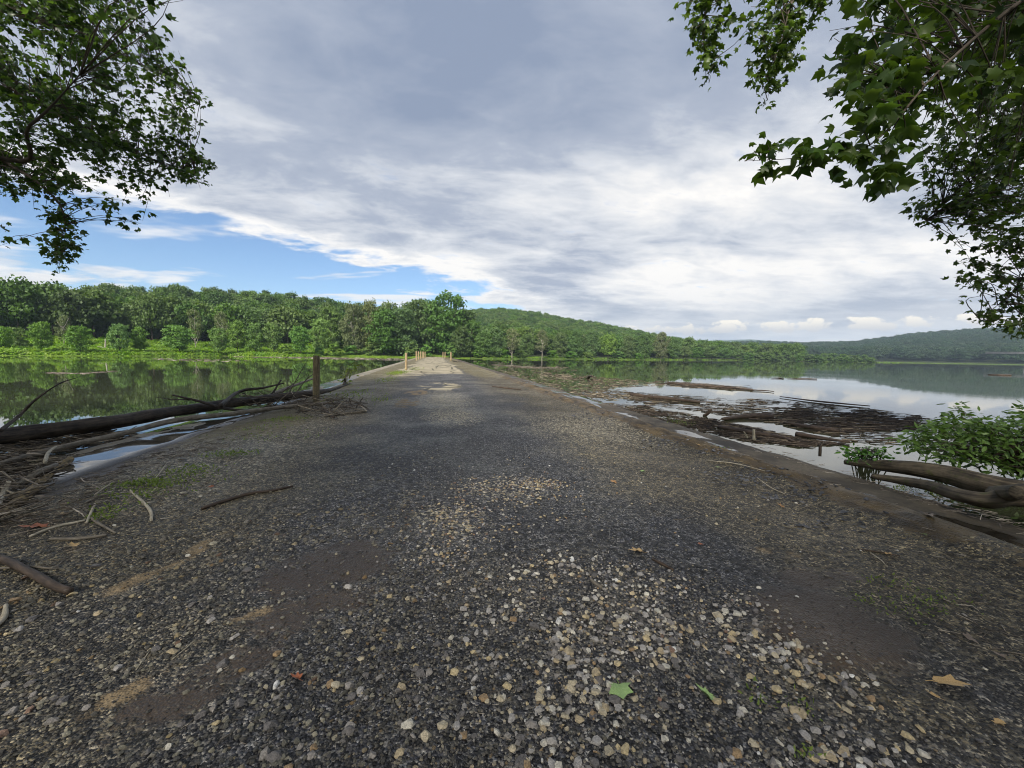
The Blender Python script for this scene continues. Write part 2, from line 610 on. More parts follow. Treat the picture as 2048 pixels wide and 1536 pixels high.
def road_material():
    m, w = material('gravel_road')
    geo = w.n('ShaderNodeNewGeometry')
    p = geo.outputs['Position']

    def A(n):
        return w.n('ShaderNodeAttribute', attribute_name=n).outputs['Fac']
    v1 = w.voronoi(p, 85)
    v2 = w.voronoi(p, 38)

    def rnd(v):
        s = w.n('ShaderNodeSeparateColor')
        w.l(v.outputs['Color'], s.inputs[0])
        return s.outputs[0], s.outputs[1]
    r1, g1 = rnd(v1)
    r2, g2 = rnd(v2)
    # chippings: mostly dark slate, some grey, few pale
    c1 = w.mix(w.ramp(r1, .1, 1.0), (0.008, 0.008, 0.009), (0.072, 0.071, 0.074))
    c1 = w.mix(w.ramp(g1, .74, .80), c1, w.mix(r2, (0.12, 0.118, 0.11), (0.30, 0.285, 0.25)))
    c2 = w.mix(w.ramp(r2, .2, .95), (0.016, 0.0155, 0.0145), (0.11, 0.103, 0.088))
    big = w.ramp(w.math('ADD', g2, w.math('MULTIPLY', w.noise(p, 1.1, 3, .5), .8)), .95, 1.15)
    col = w.mix(big, c1, c2)
    nb = w.noise(p, .55, 5, .6)
    col = w.mix(1.0, col, w.mix(w.ramp(nb, .3, .7), (.66, .68, .78), (1.22, 1.20, 1.20)), 'MULTIPLY')
    col = w.mix(1.0, col, w.ramp(w.noise(p, 13, 3, .75), .32, .68, .45, 1.55), 'MULTIPLY')
    sx = w.n('ShaderNodeSeparateXYZ')
    w.l(p, sx.inputs[0])
    side = w.ramp(w.math('ADD', w.math('ABSOLUTE', w.math('SUBTRACT', sx.outputs[0], .5)), w.math('MULTIPLY', w.math('SUBTRACT', nb, .5), 4.0)), 1.0, 2.6)
    col = w.mix(side, col, w.mix(1.0, col, (1.22, 1.05, .66), 'MULTIPLY'))
    # pale specks of crushed limestone lying in drifts
    pale = A('pale')
    pm = w.math('MULTIPLY', w.ramp(w.math('ADD', g2, w.math('MULTIPLY', pale, .55)), .98, 1.05), w.ramp(pale, .02, .25))
    col = w.mix(pm, col, w.mix(r2, (0.20, 0.17, 0.11), (0.42, 0.38, 0.28)))
    # mud, sand, moss and old concrete, edges broken by noise
    nz = w.noise(p, 7, 5, .7)
    nz0 = w.math('MULTIPLY', w.math('SUBTRACT', nz, .5), 1.7)
    grit = w.ramp(r1, .2, .9)

    def mask(n, a=.40, b=.60):
        return w.ramp(w.math('ADD', A(n), nz0), a, b)
    mud = w.math('MULTIPLY', mask('mud', .3, .8), w.math('ADD', .6, w.math('MULTIPLY', w.ramp(v2.outputs['Distance'], .1, .5), .4)))
    mudcol = w.mix(w.ramp(nb, .3, .7), (0.028, 0.020, 0.015), (0.075, 0.054, 0.037))
    mudcol = w.mix(w.math('MULTIPLY', grit, .30), mudcol, (0.035, 0.033, 0.032))
    col = w.mix(mud, col, mudcol)
    berm = mask('berm')
    bermcol = w.mix(w.ramp(w.noise(w.mapping(p, scale=(2.0, .5, 1)), 3.2, 6, .65, .5), .3, .7), (0.014, 0.010, 0.005), (0.125, 0.086, 0.036))
    col = w.mix(berm, col, bermcol)
    moss = mask('moss', .45, .75)
    mosscol = w.mix(w.ramp(nz, .35, .65), (0.070, 0.056, 0.026), (0.185, 0.155, 0.068))
    mosscol = w.mix(w.math('MULTIPLY', grit, .4), mosscol, (0.12, 0.105, 0.075))
    col = w.mix(w.math('MULTIPLY', moss, .8), col, mosscol)
    gapf = w.ramp(v1.outputs['Distance'], .15, .6)
    sand = w.math('MULTIPLY', mask('sand', .22, .95), w.math('ADD', .45, w.math('MULTIPLY', gapf, .55)))
    sandcol = w.mix(w.ramp(nz, .3, .7), (0.11, 0.078, 0.042), (0.27, 0.20, 0.115))
    col = w.mix(w.math('MULTIPLY', sand, .85), col, sandcol)
    slab = mask('slab', .42, .54)
    slabcol = w.mix(w.ramp(nb, .3, .7), (0.18, 0.157, 0.108), (0.31, 0.275, 0.20))
    crack = w.voronoi(w.mapping(p, scale=(.55, .28, 1)), 1.0, 'DISTANCE_TO_EDGE')
    slabcol = w.mix(w.ramp(crack.outputs['Distance'], .05, .015), slabcol, (0.06, 0.055, 0.035))
    col = w.mix(slab, col, slabcol)
    smooth = w.math('MAXIMUM', w.math('MAXIMUM', w.math('MULTIPLY', mud, .85), w.math('MULTIPLY', berm, .8)), w.math('MAXIMUM', w.math('MULTIPLY', sand, .8), slab), clamp=True)
    hv1 = w.voronoi(p, 85)
    hv2 = w.voronoi(p, 38)
    h = w.math('ADD', w.math('MULTIPLY', hv1.outputs['Distance'], -.8), w.math('MULTIPLY', hv2.outputs['Distance'], -.9))
    h = w.math('ADD', h, w.noise(p, 26, 3, .65))
    bp = w.n('ShaderNodeBump')
    bp.inputs['Distance'].default_value = .02
    w.l(w.math('SUBTRACT', .9, w.math('MULTIPLY', smooth, .62)), bp.inputs['Strength'])
    w.l(h, bp.inputs['Height'])
    wetn = w.ramp(nb, .42, .62)
    rough = w.math('SUBTRACT', .60, w.math('MULTIPLY', wetn, .18))
    rough = w.math('SUBTRACT', rough, w.math('MULTIPLY', mud, .12))
    rough = w.mix(w.math('MAXIMUM', slab, sand), rough, (.85, .85, .85))
    principled(w, col, rough, .30, bp.outputs[0])
    return m


def terrain_material(name, a, b, scale):
    m, w = material(name)
    geo = w.n('ShaderNodeNewGeometry')
    n = w.noise(geo.outputs['Position'], scale, 6, .65)
    principled(w, w.mix(w.ramp(n, .35, .65), a, b), .95, .1, bump(w, n, 1.0, 2.0))
    return m


M['road'] = road_material()
M['meadow'] = terrain_material('meadow', (0.095, 0.165, 0.018), (0.170, 0.265, 0.030), .6)
M['forest_floor'] = terrain_material('forest_floor', (0.018, 0.026, 0.010), (0.040, 0.052, 0.018), .2)
M['far_forest'] = terrain_material('far_forest', (0.020, 0.042, 0.016), (0.060, 0.095, 0.030), .045)
M['shore_bank'] = terrain_material('shore_bank', (0.040, 0.070, 0.016), (0.085, 0.130, 0.026), .25)
M['mud_bank'] = terrain_material('mud_bank', (0.035, 0.028, 0.018), (0.09, 0.075, 0.045), .8)


def water_material():
    m, w = material('water')
    geo = w.n('ShaderNodeNewGeometry')
    p = geo.outputs['Position']
    n = w.noise(w.mapping(p, scale=(1, .6, 1)), 1.4, 3, .5)
    n2 = w.noise(p, .12, 3, .5)
    principled(w, (0.040, 0.046, 0.024), w.ramp(n2, .35, .7, .015, .05), .5, bump(w, n, .05, .02), 1.52)
    return m


M['water'] = water_material()


def stone_material(name):
    m, w = material(name)
    tc = w.n('ShaderNodeTexCoord')
    at = w.n('ShaderNodeAttribute', attribute_name='tint', attribute_type='INSTANCER')
    n = w.noise(tc.outputs['Object'], 2.2, 5, .65)
    f = w.ramp(n, .3, .7, .68, 1.18)
    col = w.mix(1.0, at.outputs['Color'], f, 'MULTIPLY')
    principled(w, col, .62, .4, bump(w, w.noise(tc.outputs['Object'], 6, 4, .6), .5, .05))
    return m


M['pebble'] = stone_material('pebble')
STONE_COLS = [(0.44, 0.38, 0.27), (0.50, 0.47, 0.40), (0.34, 0.32, 0.30), (0.24, 0.22, 0.20), (0.48, 0.39, 0.23),
              (0.13, 0.12, 0.115), (0.29, 0.20, 0.11), (0.62, 0.61, 0.58), (0.22, 0.14, 0.10), (0.38, 0.31, 0.20)]


def solid_stone(name, c):
    m, w = material(name)
    tc = w.n('ShaderNodeTexCoord')
    n = w.noise(tc.outputs['Object'], 2.2, 5, .65)
    col = w.mix(w.ramp(n, .3, .7), tuple(x * .66 for x in c), tuple(min(1, x * 1.2) for x in c))
    principled(w, col, .62, .4, bump(w, w.noise(tc.outputs['Object'], 6, 4, .6), .5, .05))
    return m


STONE_M = [solid_stone('limestone_%d' % i, c) for i, c in enumerate(STONE_COLS)]


# ------------------------------------------------------------------ scatter by geometry nodes (only for stuff)
def scatter(name, P, E, S, I, protos, tint=None, label=None):
    n = len(P)
    me = bpy.data.meshes.new(name)
    me.vertices.add(n)
    me.vertices.foreach_set("co", np.asarray(P, np.float32).ravel())
    attr(me, 'e', E, 'POINT', 'FLOAT_VECTOR')
    attr(me, 's', S, 'POINT', 'FLOAT_VECTOR')
    a = me.attributes.new('i', 'INT', 'POINT')
    a.data.foreach_set('value', np.asarray(I, np.int32))
    if tint is not None:
        attr(me, 'tint', np.concatenate([tint, np.ones((n, 1))], 1), 'POINT', 'FLOAT_COLOR')
    o = link(name, me)
    coll = bpy.data.collections.new(name + '_shapes')
    for p in protos:
        coll.objects.link(p)
    g = bpy.data.node_groups.new(name + '_scatter', 'GeometryNodeTree')
    g.interface.new_socket('Geometry', in_out='INPUT', socket_type='NodeSocketGeometry')
    g.interface.new_socket('Geometry', in_out='OUTPUT', socket_type='NodeSocketGeometry')
    N = g.nodes
    gi, go = N.new('NodeGroupInput'), N.new('NodeGroupOutput')
    ci = N.new('GeometryNodeCollectionInfo')
    ci.inputs['Collection'].default_value = coll
    ci.inputs['Separate Children'].default_value = True
    ci.inputs['Reset Children'].default_value = True
    ip = N.new('GeometryNodeInstanceOnPoints')
    ip.inputs['Pick Instance'].default_value = True

    def na(nm, t):
        x = N.new('GeometryNodeInputNamedAttribute')
        x.data_type = t
        x.inputs['Name'].default_value = nm
        return x.outputs['Attribute']
    er = N.new('FunctionNodeEulerToRotation')
    L = g.links
    L.new(gi.outputs[0], ip.inputs['Points'])
    L.new(ci.outputs[0], ip.inputs['Instance'])
    L.new(na('i', 'INT'), ip.inputs['Instance Index'])
    L.new(na('e', 'FLOAT_VECTOR'), er.inputs[0])
    L.new(er.outputs[0], ip.inputs['Rotation'])
    L.new(na('s', 'FLOAT_VECTOR'), ip.inputs['Scale'])
    L.new(ip.outputs[0], go.inputs[0])
    md = o.modifiers.new('scatter', 'NODES')
    md.node_group = g
    tag(o, label, None, None, 'stuff')
    return o


def proto(name, V, F, mat, smooth=False):
    me = new_mesh(name, V, F, smooth)
    me.materials.append(mat)
    return bpy.data.objects.new(name, me)


# ------------------------------------------------------------------ the causeway
WATER_Z = -0.36
XL, XR = -4.45, 5.0           # inner faces of the concrete kerbs
XLO, XRO = -5.45, 5.9         # outer faces
Y0, Y1 = -9.0, 152.0


def road_z(x, y):
    x = np.asarray(x, float)
    y = np.asarray(y, float)
    z = -0.012 * np.abs(x)
    z = z + 0.05 * (fbm2(x, y, .45, 3, 3) - .5) + 0.02 * (fbm2(x, y, 2.2, 3, 5) - .5)
    # mud berm on the right, washed on to the kerb
    wob = 0.28 * (fbm2(y, y * 0, .6, 3, 9) - .5)
    z = z + 0.13 * np.exp(-((x - 4.45 - wob) / .34) ** 2) * (1 + .7 * (fbm2(x, y, 1.6, 3, 11) - .5)) * sstep(60, 30, y)
    z = z + .05 * (fbm2(x, y, 5.0, 4, 15) - .5) * sstep(3.8, 4.2, x)
    z = z - 0.10 * sstep(4.4, 5.0, x)
    # left shoulder falls towards the kerb close to the camera
    z = z - 0.11 * sstep(-3.2, -4.35, x) * sstep(30, 12, y)
    # raised crust of old asphalt, right foreground
    q = G(1655, 1235)
    z = z + 0.022 * sstep(1.15, .8, np.hypot((x - q[0]) / .40, (y - q[1]) / .34) + .5 * (fbm2(x, y, 5, 3, 21) - .5))
    return z


def seg_mask(x, y, pts, width):
    """1 on a painted-out world polyline, falling to 0 at width"""
    best = np.zeros_like(x)
    for a, b in zip(pts[:-1], pts[1:]):
        a, b = a[:2], b[:2]
        d = b - a
        t = np.clip(((x - a[0]) * d[0] + (y - a[1]) * d[1]) / (d @ d), 0, 1)
        r = np.hypot(x - a[0] - t * d[0], y - a[1] - t * d[1])
        best = np.maximum(best, np.clip(1 - r / width, 0, 1))
    return best


def ell(x, y, c, rx, ry, rot=0.0):
    dx, dy = x - c[0], y - c[1]
    u = dx * math.cos(rot) + dy * math.sin(rot)
    v = -dx * math.sin(rot) + dy * math.cos(rot)
    return np.clip(1.5 - np.hypot(u / rx, v / ry), 0, 1)


def road_masks(x, y):
    mk = {}
    sand = seg_mask(x, y, [G(450, 1055), G(350, 1120), G(250, 1165), G(180, 1195)], .12) * 1.1
    sand = np.maximum(sand, ell(x, y, G(255, 1380), .15, .06, .7))
    sand = np.maximum(sand, ell(x, y, G(310, 1348), .13, .05, .7))
    sand = np.maximum(sand, .75 * ell(x, y, G(520, 1222), .16, .05, .3))
    sand = np.maximum(sand, .8 * ell(x, y, G(1570, 1100), .20, .07, -.5))
    sand = np.maximum(sand, ell(x, y, G(815, 805), .35, 1.0))
    sand = np.maximum(sand, ell(x, y, G(835, 785), .4, 1.0))
    mk['sand'] = sand * (.25 + 1.1 * sstep(.35, .65, fbm2(x, y, 5.5, 4, 131)))
    mud = ell(x, y, G(660, 1130), .42, .34, .2)
    mud = np.maximum(mud, ell(x, y, G(640, 1215), .34, .18, .3))
    mud = np.maximum(mud, .9 * ell(x, y, G(380, 1370), .36, .16, .6))
    mud = np.maximum(mud, 1.1 * ell(x, y, G(1655, 1240), .40, .34))
    mud = np.maximum(mud, .8 * ell(x, y, G(1640, 1150), .35, .18))
    mud = np.maximum(mud, .75 * sstep(-3.95, -4.25, x + .4 * (fbm2(x, y, 1.5, 3, 37) - .5)) * sstep(17, 11, y))
    mk['mud'] = mud * (.55 + .7 * sstep(.3, .6, fbm2(x, y, 4.0, 4, 133)))
    wob = 0.35 * (fbm2(y, y * 0, .6, 3, 9) - .5) + .25 * (fbm2(x, y, 1.3, 3, 31) - .5)
    mk['berm'] = sstep(4.0, 4.25, x - wob * (1 + .8 * sstep(8, 3, y))) * (1 - .5 * sstep(50, 90, y)) * (.45 + .55 * sstep(1.8, 3.6, y + 1.5 * (fbm2(x, y, .9, 3, 35) - .5)))
    moss = sstep(-2.0, -3.8, x + 1.6 * (fbm2(x, y, .35, 3, 41) - .5)) * sstep(5.5, 9, y) * .85
    moss = np.maximum(moss, ell(x, y, G(790, 745), .7, 6) * 1.1)
    moss = np.maximum(moss, sstep(1.6, 3.0, np.abs(x) + 1.2 * (fbm2(x, y, .3, 3, 43) - .5)) * sstep(18, 32, y))
    mk['moss'] = moss
    n = fbm2(x, y, .35, 4, 51)
    edge = .9 * (n - .5) * 3.2
    mk['slab'] = sstep(25, 32, y + 10 * (n - .5)) * sstep(2.9 + edge, 2.3 + edge, np.abs(x + .25))
    mk['slab'] = np.maximum(mk['slab'], .75 * ell(x, y, G(880, 772), .9, 2.0) * sstep(.42, .55, fbm2(x, y, .9, 4, 52)) * 1.4)
    pale = .35 * ell(x, y, G(1010, 975), .55, .42, 0)
    pale = np.maximum(pale, .3 * ell(x, y, G(900, 1040), .35, .45, .2))
    pale = np.maximum(pale, ell(x, y, G(890, 800), .75, 2.6))
    pale = np.maximum(pale, ell(x, y, G(905, 830), .6, 1.2))
    pale = np.maximum(pale, .5 * ell(x, y, G(1180, 850), 1.2, 1.8))
    pale = np.maximum(pale, .35 * sstep(-1.2, -2.6, x) * sstep(3, 6, y) * sstep(20, 12, y))
    mk['pale'] = pale
    return mk


def build_road():
    ys = [Y0]
    while ys[-1] < Y1:
        d = abs(ys[-1] - .2)
        ys.append(ys[-1] + max(.018, min(.016 * d, 1.5)) if ys[-1] > 0 else ys[-1] + max(.05, .08 * d))
    ys = np.array(ys)
    xs = np.linspace(XL - .02, XR + .02, 330)
    X, Y = np.meshgrid(xs, ys)
    Z = road_z(X, Y)
    nx, ny = len(xs), len(ys)
    V = np.stack([X, Y, Z], -1).reshape(-1, 3)
    i = np.arange(ny - 1)[:, None] * nx + np.arange(nx - 1)[None]
    Q = np.stack([i, i + 1, i + nx + 1, i + nx], -1).reshape(-1, 4)
    me = new_mesh('gravel_road', V, Q, True)
    for k, v in road_masks(X.ravel(), Y.ravel()).items():
        attr(me, k, v, 'POINT')
    o = link('gravel_road', me, None, M['road'])
    return tag(o, kind='structure')


road = build_road()


def kerb(name, xa, xb, zt, mat, seed):
    """a long cast edge with a slightly worn top"""
    ys = [Y0]
    while ys[-1] < Y1:
        ys.append(ys[-1] + max(.06, min(.02 * abs(ys[-1]), 2.0)))
    ys = np.array(ys)
    prof_x = np.array([xa, xa, xa + .02, xa + .2, (xa + xb) / 2, xb - .2, xb - .02, xb, xb])
    prof_z = np.array([-1.6, zt - .04, zt - .005, zt, zt + .004, zt, zt - .005, zt - .04, -1.6])
    X = np.tile(prof_x, (len(ys), 1))
    Y = np.tile(ys[:, None], (1, len(prof_x)))
    Z = np.tile(prof_z, (len(ys), 1))
    top = (prof_z > -1)[None, :]
    Z = Z + top * ((.03 + .035 * sstep(25, 6, Y)) * (fbm2(X, Y, 1.6, 4, seed) - .5))
    X = X + top * (.03 + .10 * sstep(25, 6, Y)) * (fbm2(X, Y, 1.7, 4, seed + 3) - .5)
    n = len(prof_x)
    V = np.stack([X, Y, Z], -1).reshape(-1, 3)
    i = np.arange(len(ys) - 1)[:, None] * n + np.arange(n - 1)[None]
    Q = np.stack([i, i + n, i + n + 1, i + 1], -1).reshape(-1, 4)
    return tag(link(name, new_mesh(name, V, Q, True), None, mat), kind='structure')


kerb('concrete_kerb', XLO, XL + .03, -.125, M['concrete_left'], 61)
kerb('concrete_kerb', XR - .03, XRO, -.165, M['concrete_right'], 62)

# water
wv = np.array([(-3000, -1500, WATER_Z), (3000, -1500, WATER_Z), (3000, 4000, WATER_Z), (-3000, 4000, WATER_Z)])
tag(link('water', new_mesh('water', wv, np.array([[0, 1, 2, 3]])), None, M['water']), kind='structure')

# ------------------------------------------------------------------ land
SHORE_PX = [(0, 711), (200, 712), (450, 712), (600, 714), (700, 714), (800, 715), (900, 716.5), (1000, 718), (1100, 718), (1300, 720), (1480, 721), (1740, 725), (2048, 730)]
_sp = np.array([G(a, b, WATER_Z)[:2] for a, b in SHORE_PX])
_saz = np.arctan2(_sp[:, 0], _sp[:, 1])
_sr = np.hypot(_sp[:, 0], _sp[:, 1])
_saz = np.concatenate([[-1.75, -1.2], _saz, [1.35, 1.8]])
_sr = np.concatenate([[170, 125], _sr, [560, 700]])


def shore_r(az):
    return np.interp(az, _saz, _sr)


def az_of(px, py=712):
    d = ray(px, py)
    return math.atan2(d[0], d[1])


def crest(pts, tree_h, r):
    """pixel skyline -> (azimuths, ground heights) for a ridge at range r"""
    A = [az_of(a, b) for a, b in pts]
    Z = [AT(a, b, r(az_of(a, b)) if callable(r) else r)[2] - tree_h for a, b in pts]
    return np.array(A), np.array(Z)


class Hill:
    def __init__(self, sky, tree_h, r0, r1, back=1.6, flat=0.0, pw=1.0):
        self.r0, self.r1 = r0, r1
        self.A, self.Z = crest(sky, tree_h, r1)
        self.back, self.pw = back, pw

    def z(self, az, r):
        a0, a1 = self.r0(az), self.r1(az)
        t = (r - a0) / (a1 - a0)
        top = np.interp(az, self.A, self.Z)
        up = sstep(0, 1, t) ** self.pw
        dn = 1 - .75 * sstep(1.1, 1 + self.back, t)
        zz = 1.0 + (top - 1.0) * up * dn
        return np.where(t < 0, 1.0 + 3.0 * t, zz) + 1.5 * (fbm2(az * r, r, .02, 3, 77) - .5) * np.clip(t, 0, 1)

    def mesh(self, name, az0, az1, na, nr, mat):
        az = np.linspace(az0, az1, na)
        t = np.concatenate([[-.4], np.linspace(0, 1.0 + self.back, nr)])
        AZ, T = np.meshgrid(az, t)
        R = self.r0(AZ) + T * (self.r1(AZ) - self.r0(AZ))
        Z = self.z(AZ, R)
        Z[0] = -6
        V = np.stack([R * np.sin(AZ), R * np.cos(AZ), Z], -1).reshape(-1, 3)
        i = np.arange(len(t) - 1)[:, None] * na + np.arange(na - 1)[None]
        Q = np.stack([i, i + 1, i + na + 1, i + na], -1).reshape(-1, 4)
        return tag(link(name, new_mesh(name, V, Q, True), None, mat), kind='structure')


LEFT_SKY = [(-900, 560), (-300, 566), (0, 574), (60, 571), (130, 577), (200, 574), (300, 576), (360, 570), (430, 576), (520, 581), (600, 591), (680, 601),
            (760, 613), (840, 640), (900, 668), (960, 700)]
RIGHT_SKY = [(780, 640), (860, 628), (930, 624), (1000, 620), (1060, 625), (1130, 638), (1200, 648), (1280, 664), (1350, 677), (1420, 688), (1480, 696), (1540, 706), (1600, 714)]
FAR_SKY = [(1250, 700), (1380, 690), (1440, 687), (1520, 685), (1600, 688), (1700, 686), (1760, 679), (1840, 669), (1900, 665), (1960, 661), (2048, 660), (2500, 664), (3200, 668)]
hill_l = Hill(LEFT_SKY, 13.2, lambda a: shore_r(a) + 27, lambda a: shore_r(a) + 125, 1.0)
hill_r = Hill(RIGHT_SKY, 13, lambda a: np.minimum(shore_r(a), 330) + 34, lambda a: np.full_like(np.asarray(a, float), 520.0), .8)
hill_f = Hill(FAR_SKY, 13, lambda a: np.full_like(np.asarray(a, float), 640.0), lambda a: np.full_like(np.asarray(a, float), 1250.0), .6, pw=.8)
hill_l.mesh('hill', -1.7, az_of(960), 90, 40, M['forest_floor'])
hill_r.mesh('hill', az_of(780), az_of(1610), 60, 40, M['forest_floor'])
hill_f.mesh('hill', az_of(1240), 1.9, 90, 40, M['forest_floor'])
# the blue ridge far behind
ridge = Hill([(1100, 690), (1300, 686), (1440, 681), (1500, 679), (1560, 683), (1640, 690), (1760, 700), (1900, 706)], 0, lambda a: np.full_like(np.asarray(a, float), 2000.0), lambda a: np.full_like(np.asarray(a, float), 2900.0), .4)
ridge.mesh('hill', az_of(1100), az_of(1900), 160, 24, M['far_forest'])


def bank_strip(name, az0, az1, width, zin, mat, n=160):
    az = np.linspace(az0, az1, n)
    ts = np.array([-.5, -.12, 0, .15, .5, 1.0, 1.6])
    zs = np.array([-1.6, WATER_Z - .15, WATER_Z + .12, .25, .7, zin, zin])
    AZ, T = np.meshgrid(az, ts)
    R = shore_r(AZ) + T * width + 5.0 * (fbm2(AZ * 40, AZ * 0, 1.0, 4, 5) - .5)
    Z = np.tile(zs[:, None], (1, n)) * np.where(T > .1, np.interp(AZ, [.0, .15, .45, .6], [1, .22, .12, .03]), 1.0) + .35 * (fbm2(AZ * R, R, .12, 3, 8) - .5) * (T > .1)
    V = np.stack([R * np.sin(AZ), R * np.cos(AZ), Z], -1).reshape(-1, 3)
    i = np.arange(len(ts) - 1)[:, None] * n + np.arange(n - 1)[None]
    Q = np.stack([i, i + 1, i + n + 1, i + n], -1).reshape(-1, 4)
    return tag(link(name, new_mesh(name, V, Q, True), None, mat), kind='structure')


bank_strip('meadow', -1.7, az_of(940), 26, 3.4, M['meadow'], 200)
bank_strip('shore_bank', az_of(940) + .001, az_of(2900), 26, 3.4, M['shore_bank'], 160)

# the bank the camera stands on, either side of the causeway head and behind
bx = np.linspace(-70, 70, 141)
by = np.linspace(-60, 6, 80)
BX, BY = np.meshgrid(bx, by)


def near_bank_z(x, y):
    x = np.asarray(x, float); y = np.asarray(y, float)
    edge = 1.2 + 2.2 * (fbm2(x, y * 0, .12, 3, 91) - .5) + .8 * sstep(5, 9, x)
    z = .25 - .9 * sstep(edge - 3.5, edge + .8, y) - 1.2 * sstep(edge + .5, edge + 3, y) + .25 * (fbm2(x, y, .3, 3, 92) - .5)
    return np.where(np.abs(x) < 5.6, np.minimum(z, -.42), z)


BZ = near_bank_z(BX, BY)
V = np.stack([BX, BY, BZ], -1).reshape(-1, 3)
i = np.arange(79)[:, None] * 141 + np.arange(140)[None]
tag(link('river_bank', new_mesh('river_bank', V, np.stack([i, i + 1, i + 142, i + 141], -1).reshape(-1, 4), True), None, M['mud_bank']), kind='structure')


# ------------------------------------------------------------------ trees
def crown_mesh(name, seed, lobes=48, per=80, size=.055, flat_top=.0, low=.12, gap=0.0, egg=.75, fat=1.0):
    """unit crown: height 0..1, half width .5; leaf cards on clumps, open between them"""
    r = np.random.default_rng(seed)
    C, RAD = [], []
    for k in range(lobes):
        t = low + (1 - low) * ((k + r.random()) / lobes)
        env = .5 * np.sin(PI * np.clip((t - low * .4) / (1.12 - low * .4), 0, 1) ** egg) ** .62
        a = k * 2.39996 + r.normal(0, .4)
        q = env * (r.random() ** .45) * .86
        rad = r.uniform(.085, .165) * (1 - .25 * t) * fat
        c = np.array([q * math.cos(a), q * math.sin(a), t * .93 + r.normal(0, .015)])
        C.append(c); RAD.append(rad)
    Vs, Ts, lv, n = [], [], [], 0
    for c, rad in zip(C, RAD):
        m = int(per * (rad / .125) ** 1.6 * r.uniform(.7, 1.2))
        u = r.normal(size=(m, 3))
        u /= np.linalg.norm(u, axis=1)[:, None]
        u[:, 2] = np.where(u[:, 2] < -.25, -u[:, 2] * .7, u[:, 2])
        u /= np.linalg.norm(u, axis=1)[:, None]
        rr = rad * (r.random(m) ** .25) * (1 + .35 * r.normal(size=m).clip(-1, 1))
        p = c + u * rr[:, None] * np.array([1.15, 1.15, .8])
        N = u + r.normal(0, .45, (m, 3)) + np.array([0, 0, .35])
        D = r.normal(size=(m, 3))
        S = size * r.uniform(.6, 1.35, m)
        V, T = leaf_cards(p, D, N, S, CARD)
        Vs.append(V); Ts.append(T + n); n += len(V)
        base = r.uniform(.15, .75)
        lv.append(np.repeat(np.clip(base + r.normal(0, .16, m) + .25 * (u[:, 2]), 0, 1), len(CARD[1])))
    me = new_mesh(name, np.concatenate(Vs), np.concatenate(Ts))
    attr(me, 'lv', np.concatenate(lv))
    return me


def trunk_mesh(name, seed, r0=.022, limbs=5, top=.8, spread=.28):
    r = np.random.default_rng(seed)
    mb = MB()
    P = catmull([(0, 0, -.03), (r.normal(0, .012), r.normal(0, .012), .3), (r.normal(0, .03), r.normal(0, .03), top)], 6)
    mb.tube(P, [r0, r0 * .75, r0 * .2], 7)
    for k in range(limbs):
        b = P[int(len(P) * r.uniform(.25, .8))]
        a = k * 2.4 + r.normal(0, .4)
        L = r.uniform(.6, 1.0) * spread
        e = b + np.array([math.cos(a) * L, math.sin(a) * L, r.uniform(.12, .32)])
        mid = (b + e) / 2 + np.array([0, 0, -.03])
        mb.tube(catmull([b, mid, e], 4), [r0 * .5, r0 * .14], 5)
    F = [np.concatenate(mb.Q), np.concatenate(mb.T)]
    me = new_mesh(name, np.concatenate(mb.V), F, True)
    attr(me, 'gr', np.concatenate(mb.gr), 'POINT', 'FLOAT_VECTOR')
    return me


CR_SHORE = [crown_mesh('crown', 100 + k, 60, 95, .046, low=.18, egg=g) for k, g in enumerate((.95, .85, 1.05, .9))]
CR_TALL = [crown_mesh('crown', 120 + k, 78, 95, .040, low=.06, egg=g) for k, g in enumerate((.72, .8, .68))]
CR_OPEN = [crown_mesh('crown', 140 + k, 46, 60, .042, low=.30, egg=.85) for k in range(3)]
CR_HILL = [crown_mesh('crown', 160 + k, 26, 78, .056, low=.25, egg=g, fat=1.4) for k, g in enumerate((.55, .62, .70, .58, .66, .5))]
CR_EDGE = [crown_mesh('crown', 190 + k, 30, 80, .054, low=.42, egg=.6, fat=1.2) for k in range(3)]
CR_BUSH = [crown_mesh('crown', 180 + k, 30, 75, .075, low=.02, egg=.55) for k in range(2)]
TR = [trunk_mesh('trunk', 200 + k) for k in range(4)]
TR_OPEN = [trunk_mesh('trunk', 220 + k, .026, 9, .95, .38) for k in range(3)]


def with_mat(me, mat):
    key = (me.name, mat.name)
    if key not in with_mat.d:
        c = me.copy()
        c.materials.clear()
        c.materials.append(mat)
        with_mat.d[key] = c
    return with_mat.d[key]


with_mat.d = {}


def tree(name, loc, h, wd, kind, label, cat='tree', group=None, k=0, rz=None):
    """an Empty at the foot with trunk and crown"""
    e = empty(name, loc, random.uniform(0, 6.28) if rz is None else rz)
    e.scale = (wd, wd, h)
    tag(e, label, cat, group)
    cs, mat, ts, bark = {
        'shore': (CR_SHORE, 'leaf_shore', TR, 'bark_brown'),
        'tall': (CR_TALL, 'leaf_right', TR, 'bark_brown'),
        'right': (CR_TALL, 'leaf_right', TR, 'bark_brown'),
        'pale': (CR_OPEN, 'leaf_pale', TR_OPEN, 'bark_pale'),
        'white': (CR_TALL, 'leaf_pale', TR_OPEN, 'bark_pale'),
        'hill': (CR_HILL, 'leaf_hill', TR, 'bark_brown'),
        'edge': (CR_EDGE, 'leaf_hill', TR, 'bark_brown'),
        'bush': (CR_BUSH, 'leaf_shore', None, None),
        'spit': (CR_BUSH, 'leaf_right', TR, 'bark_brown'),
        'far': (CR_SHORE, 'leaf_right', TR, 'bark_brown')}[kind]
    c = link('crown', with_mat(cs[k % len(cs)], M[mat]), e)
    if ts:
        link('trunk', with_mat(ts[k % len(ts)], M[bark]), e)
    return e


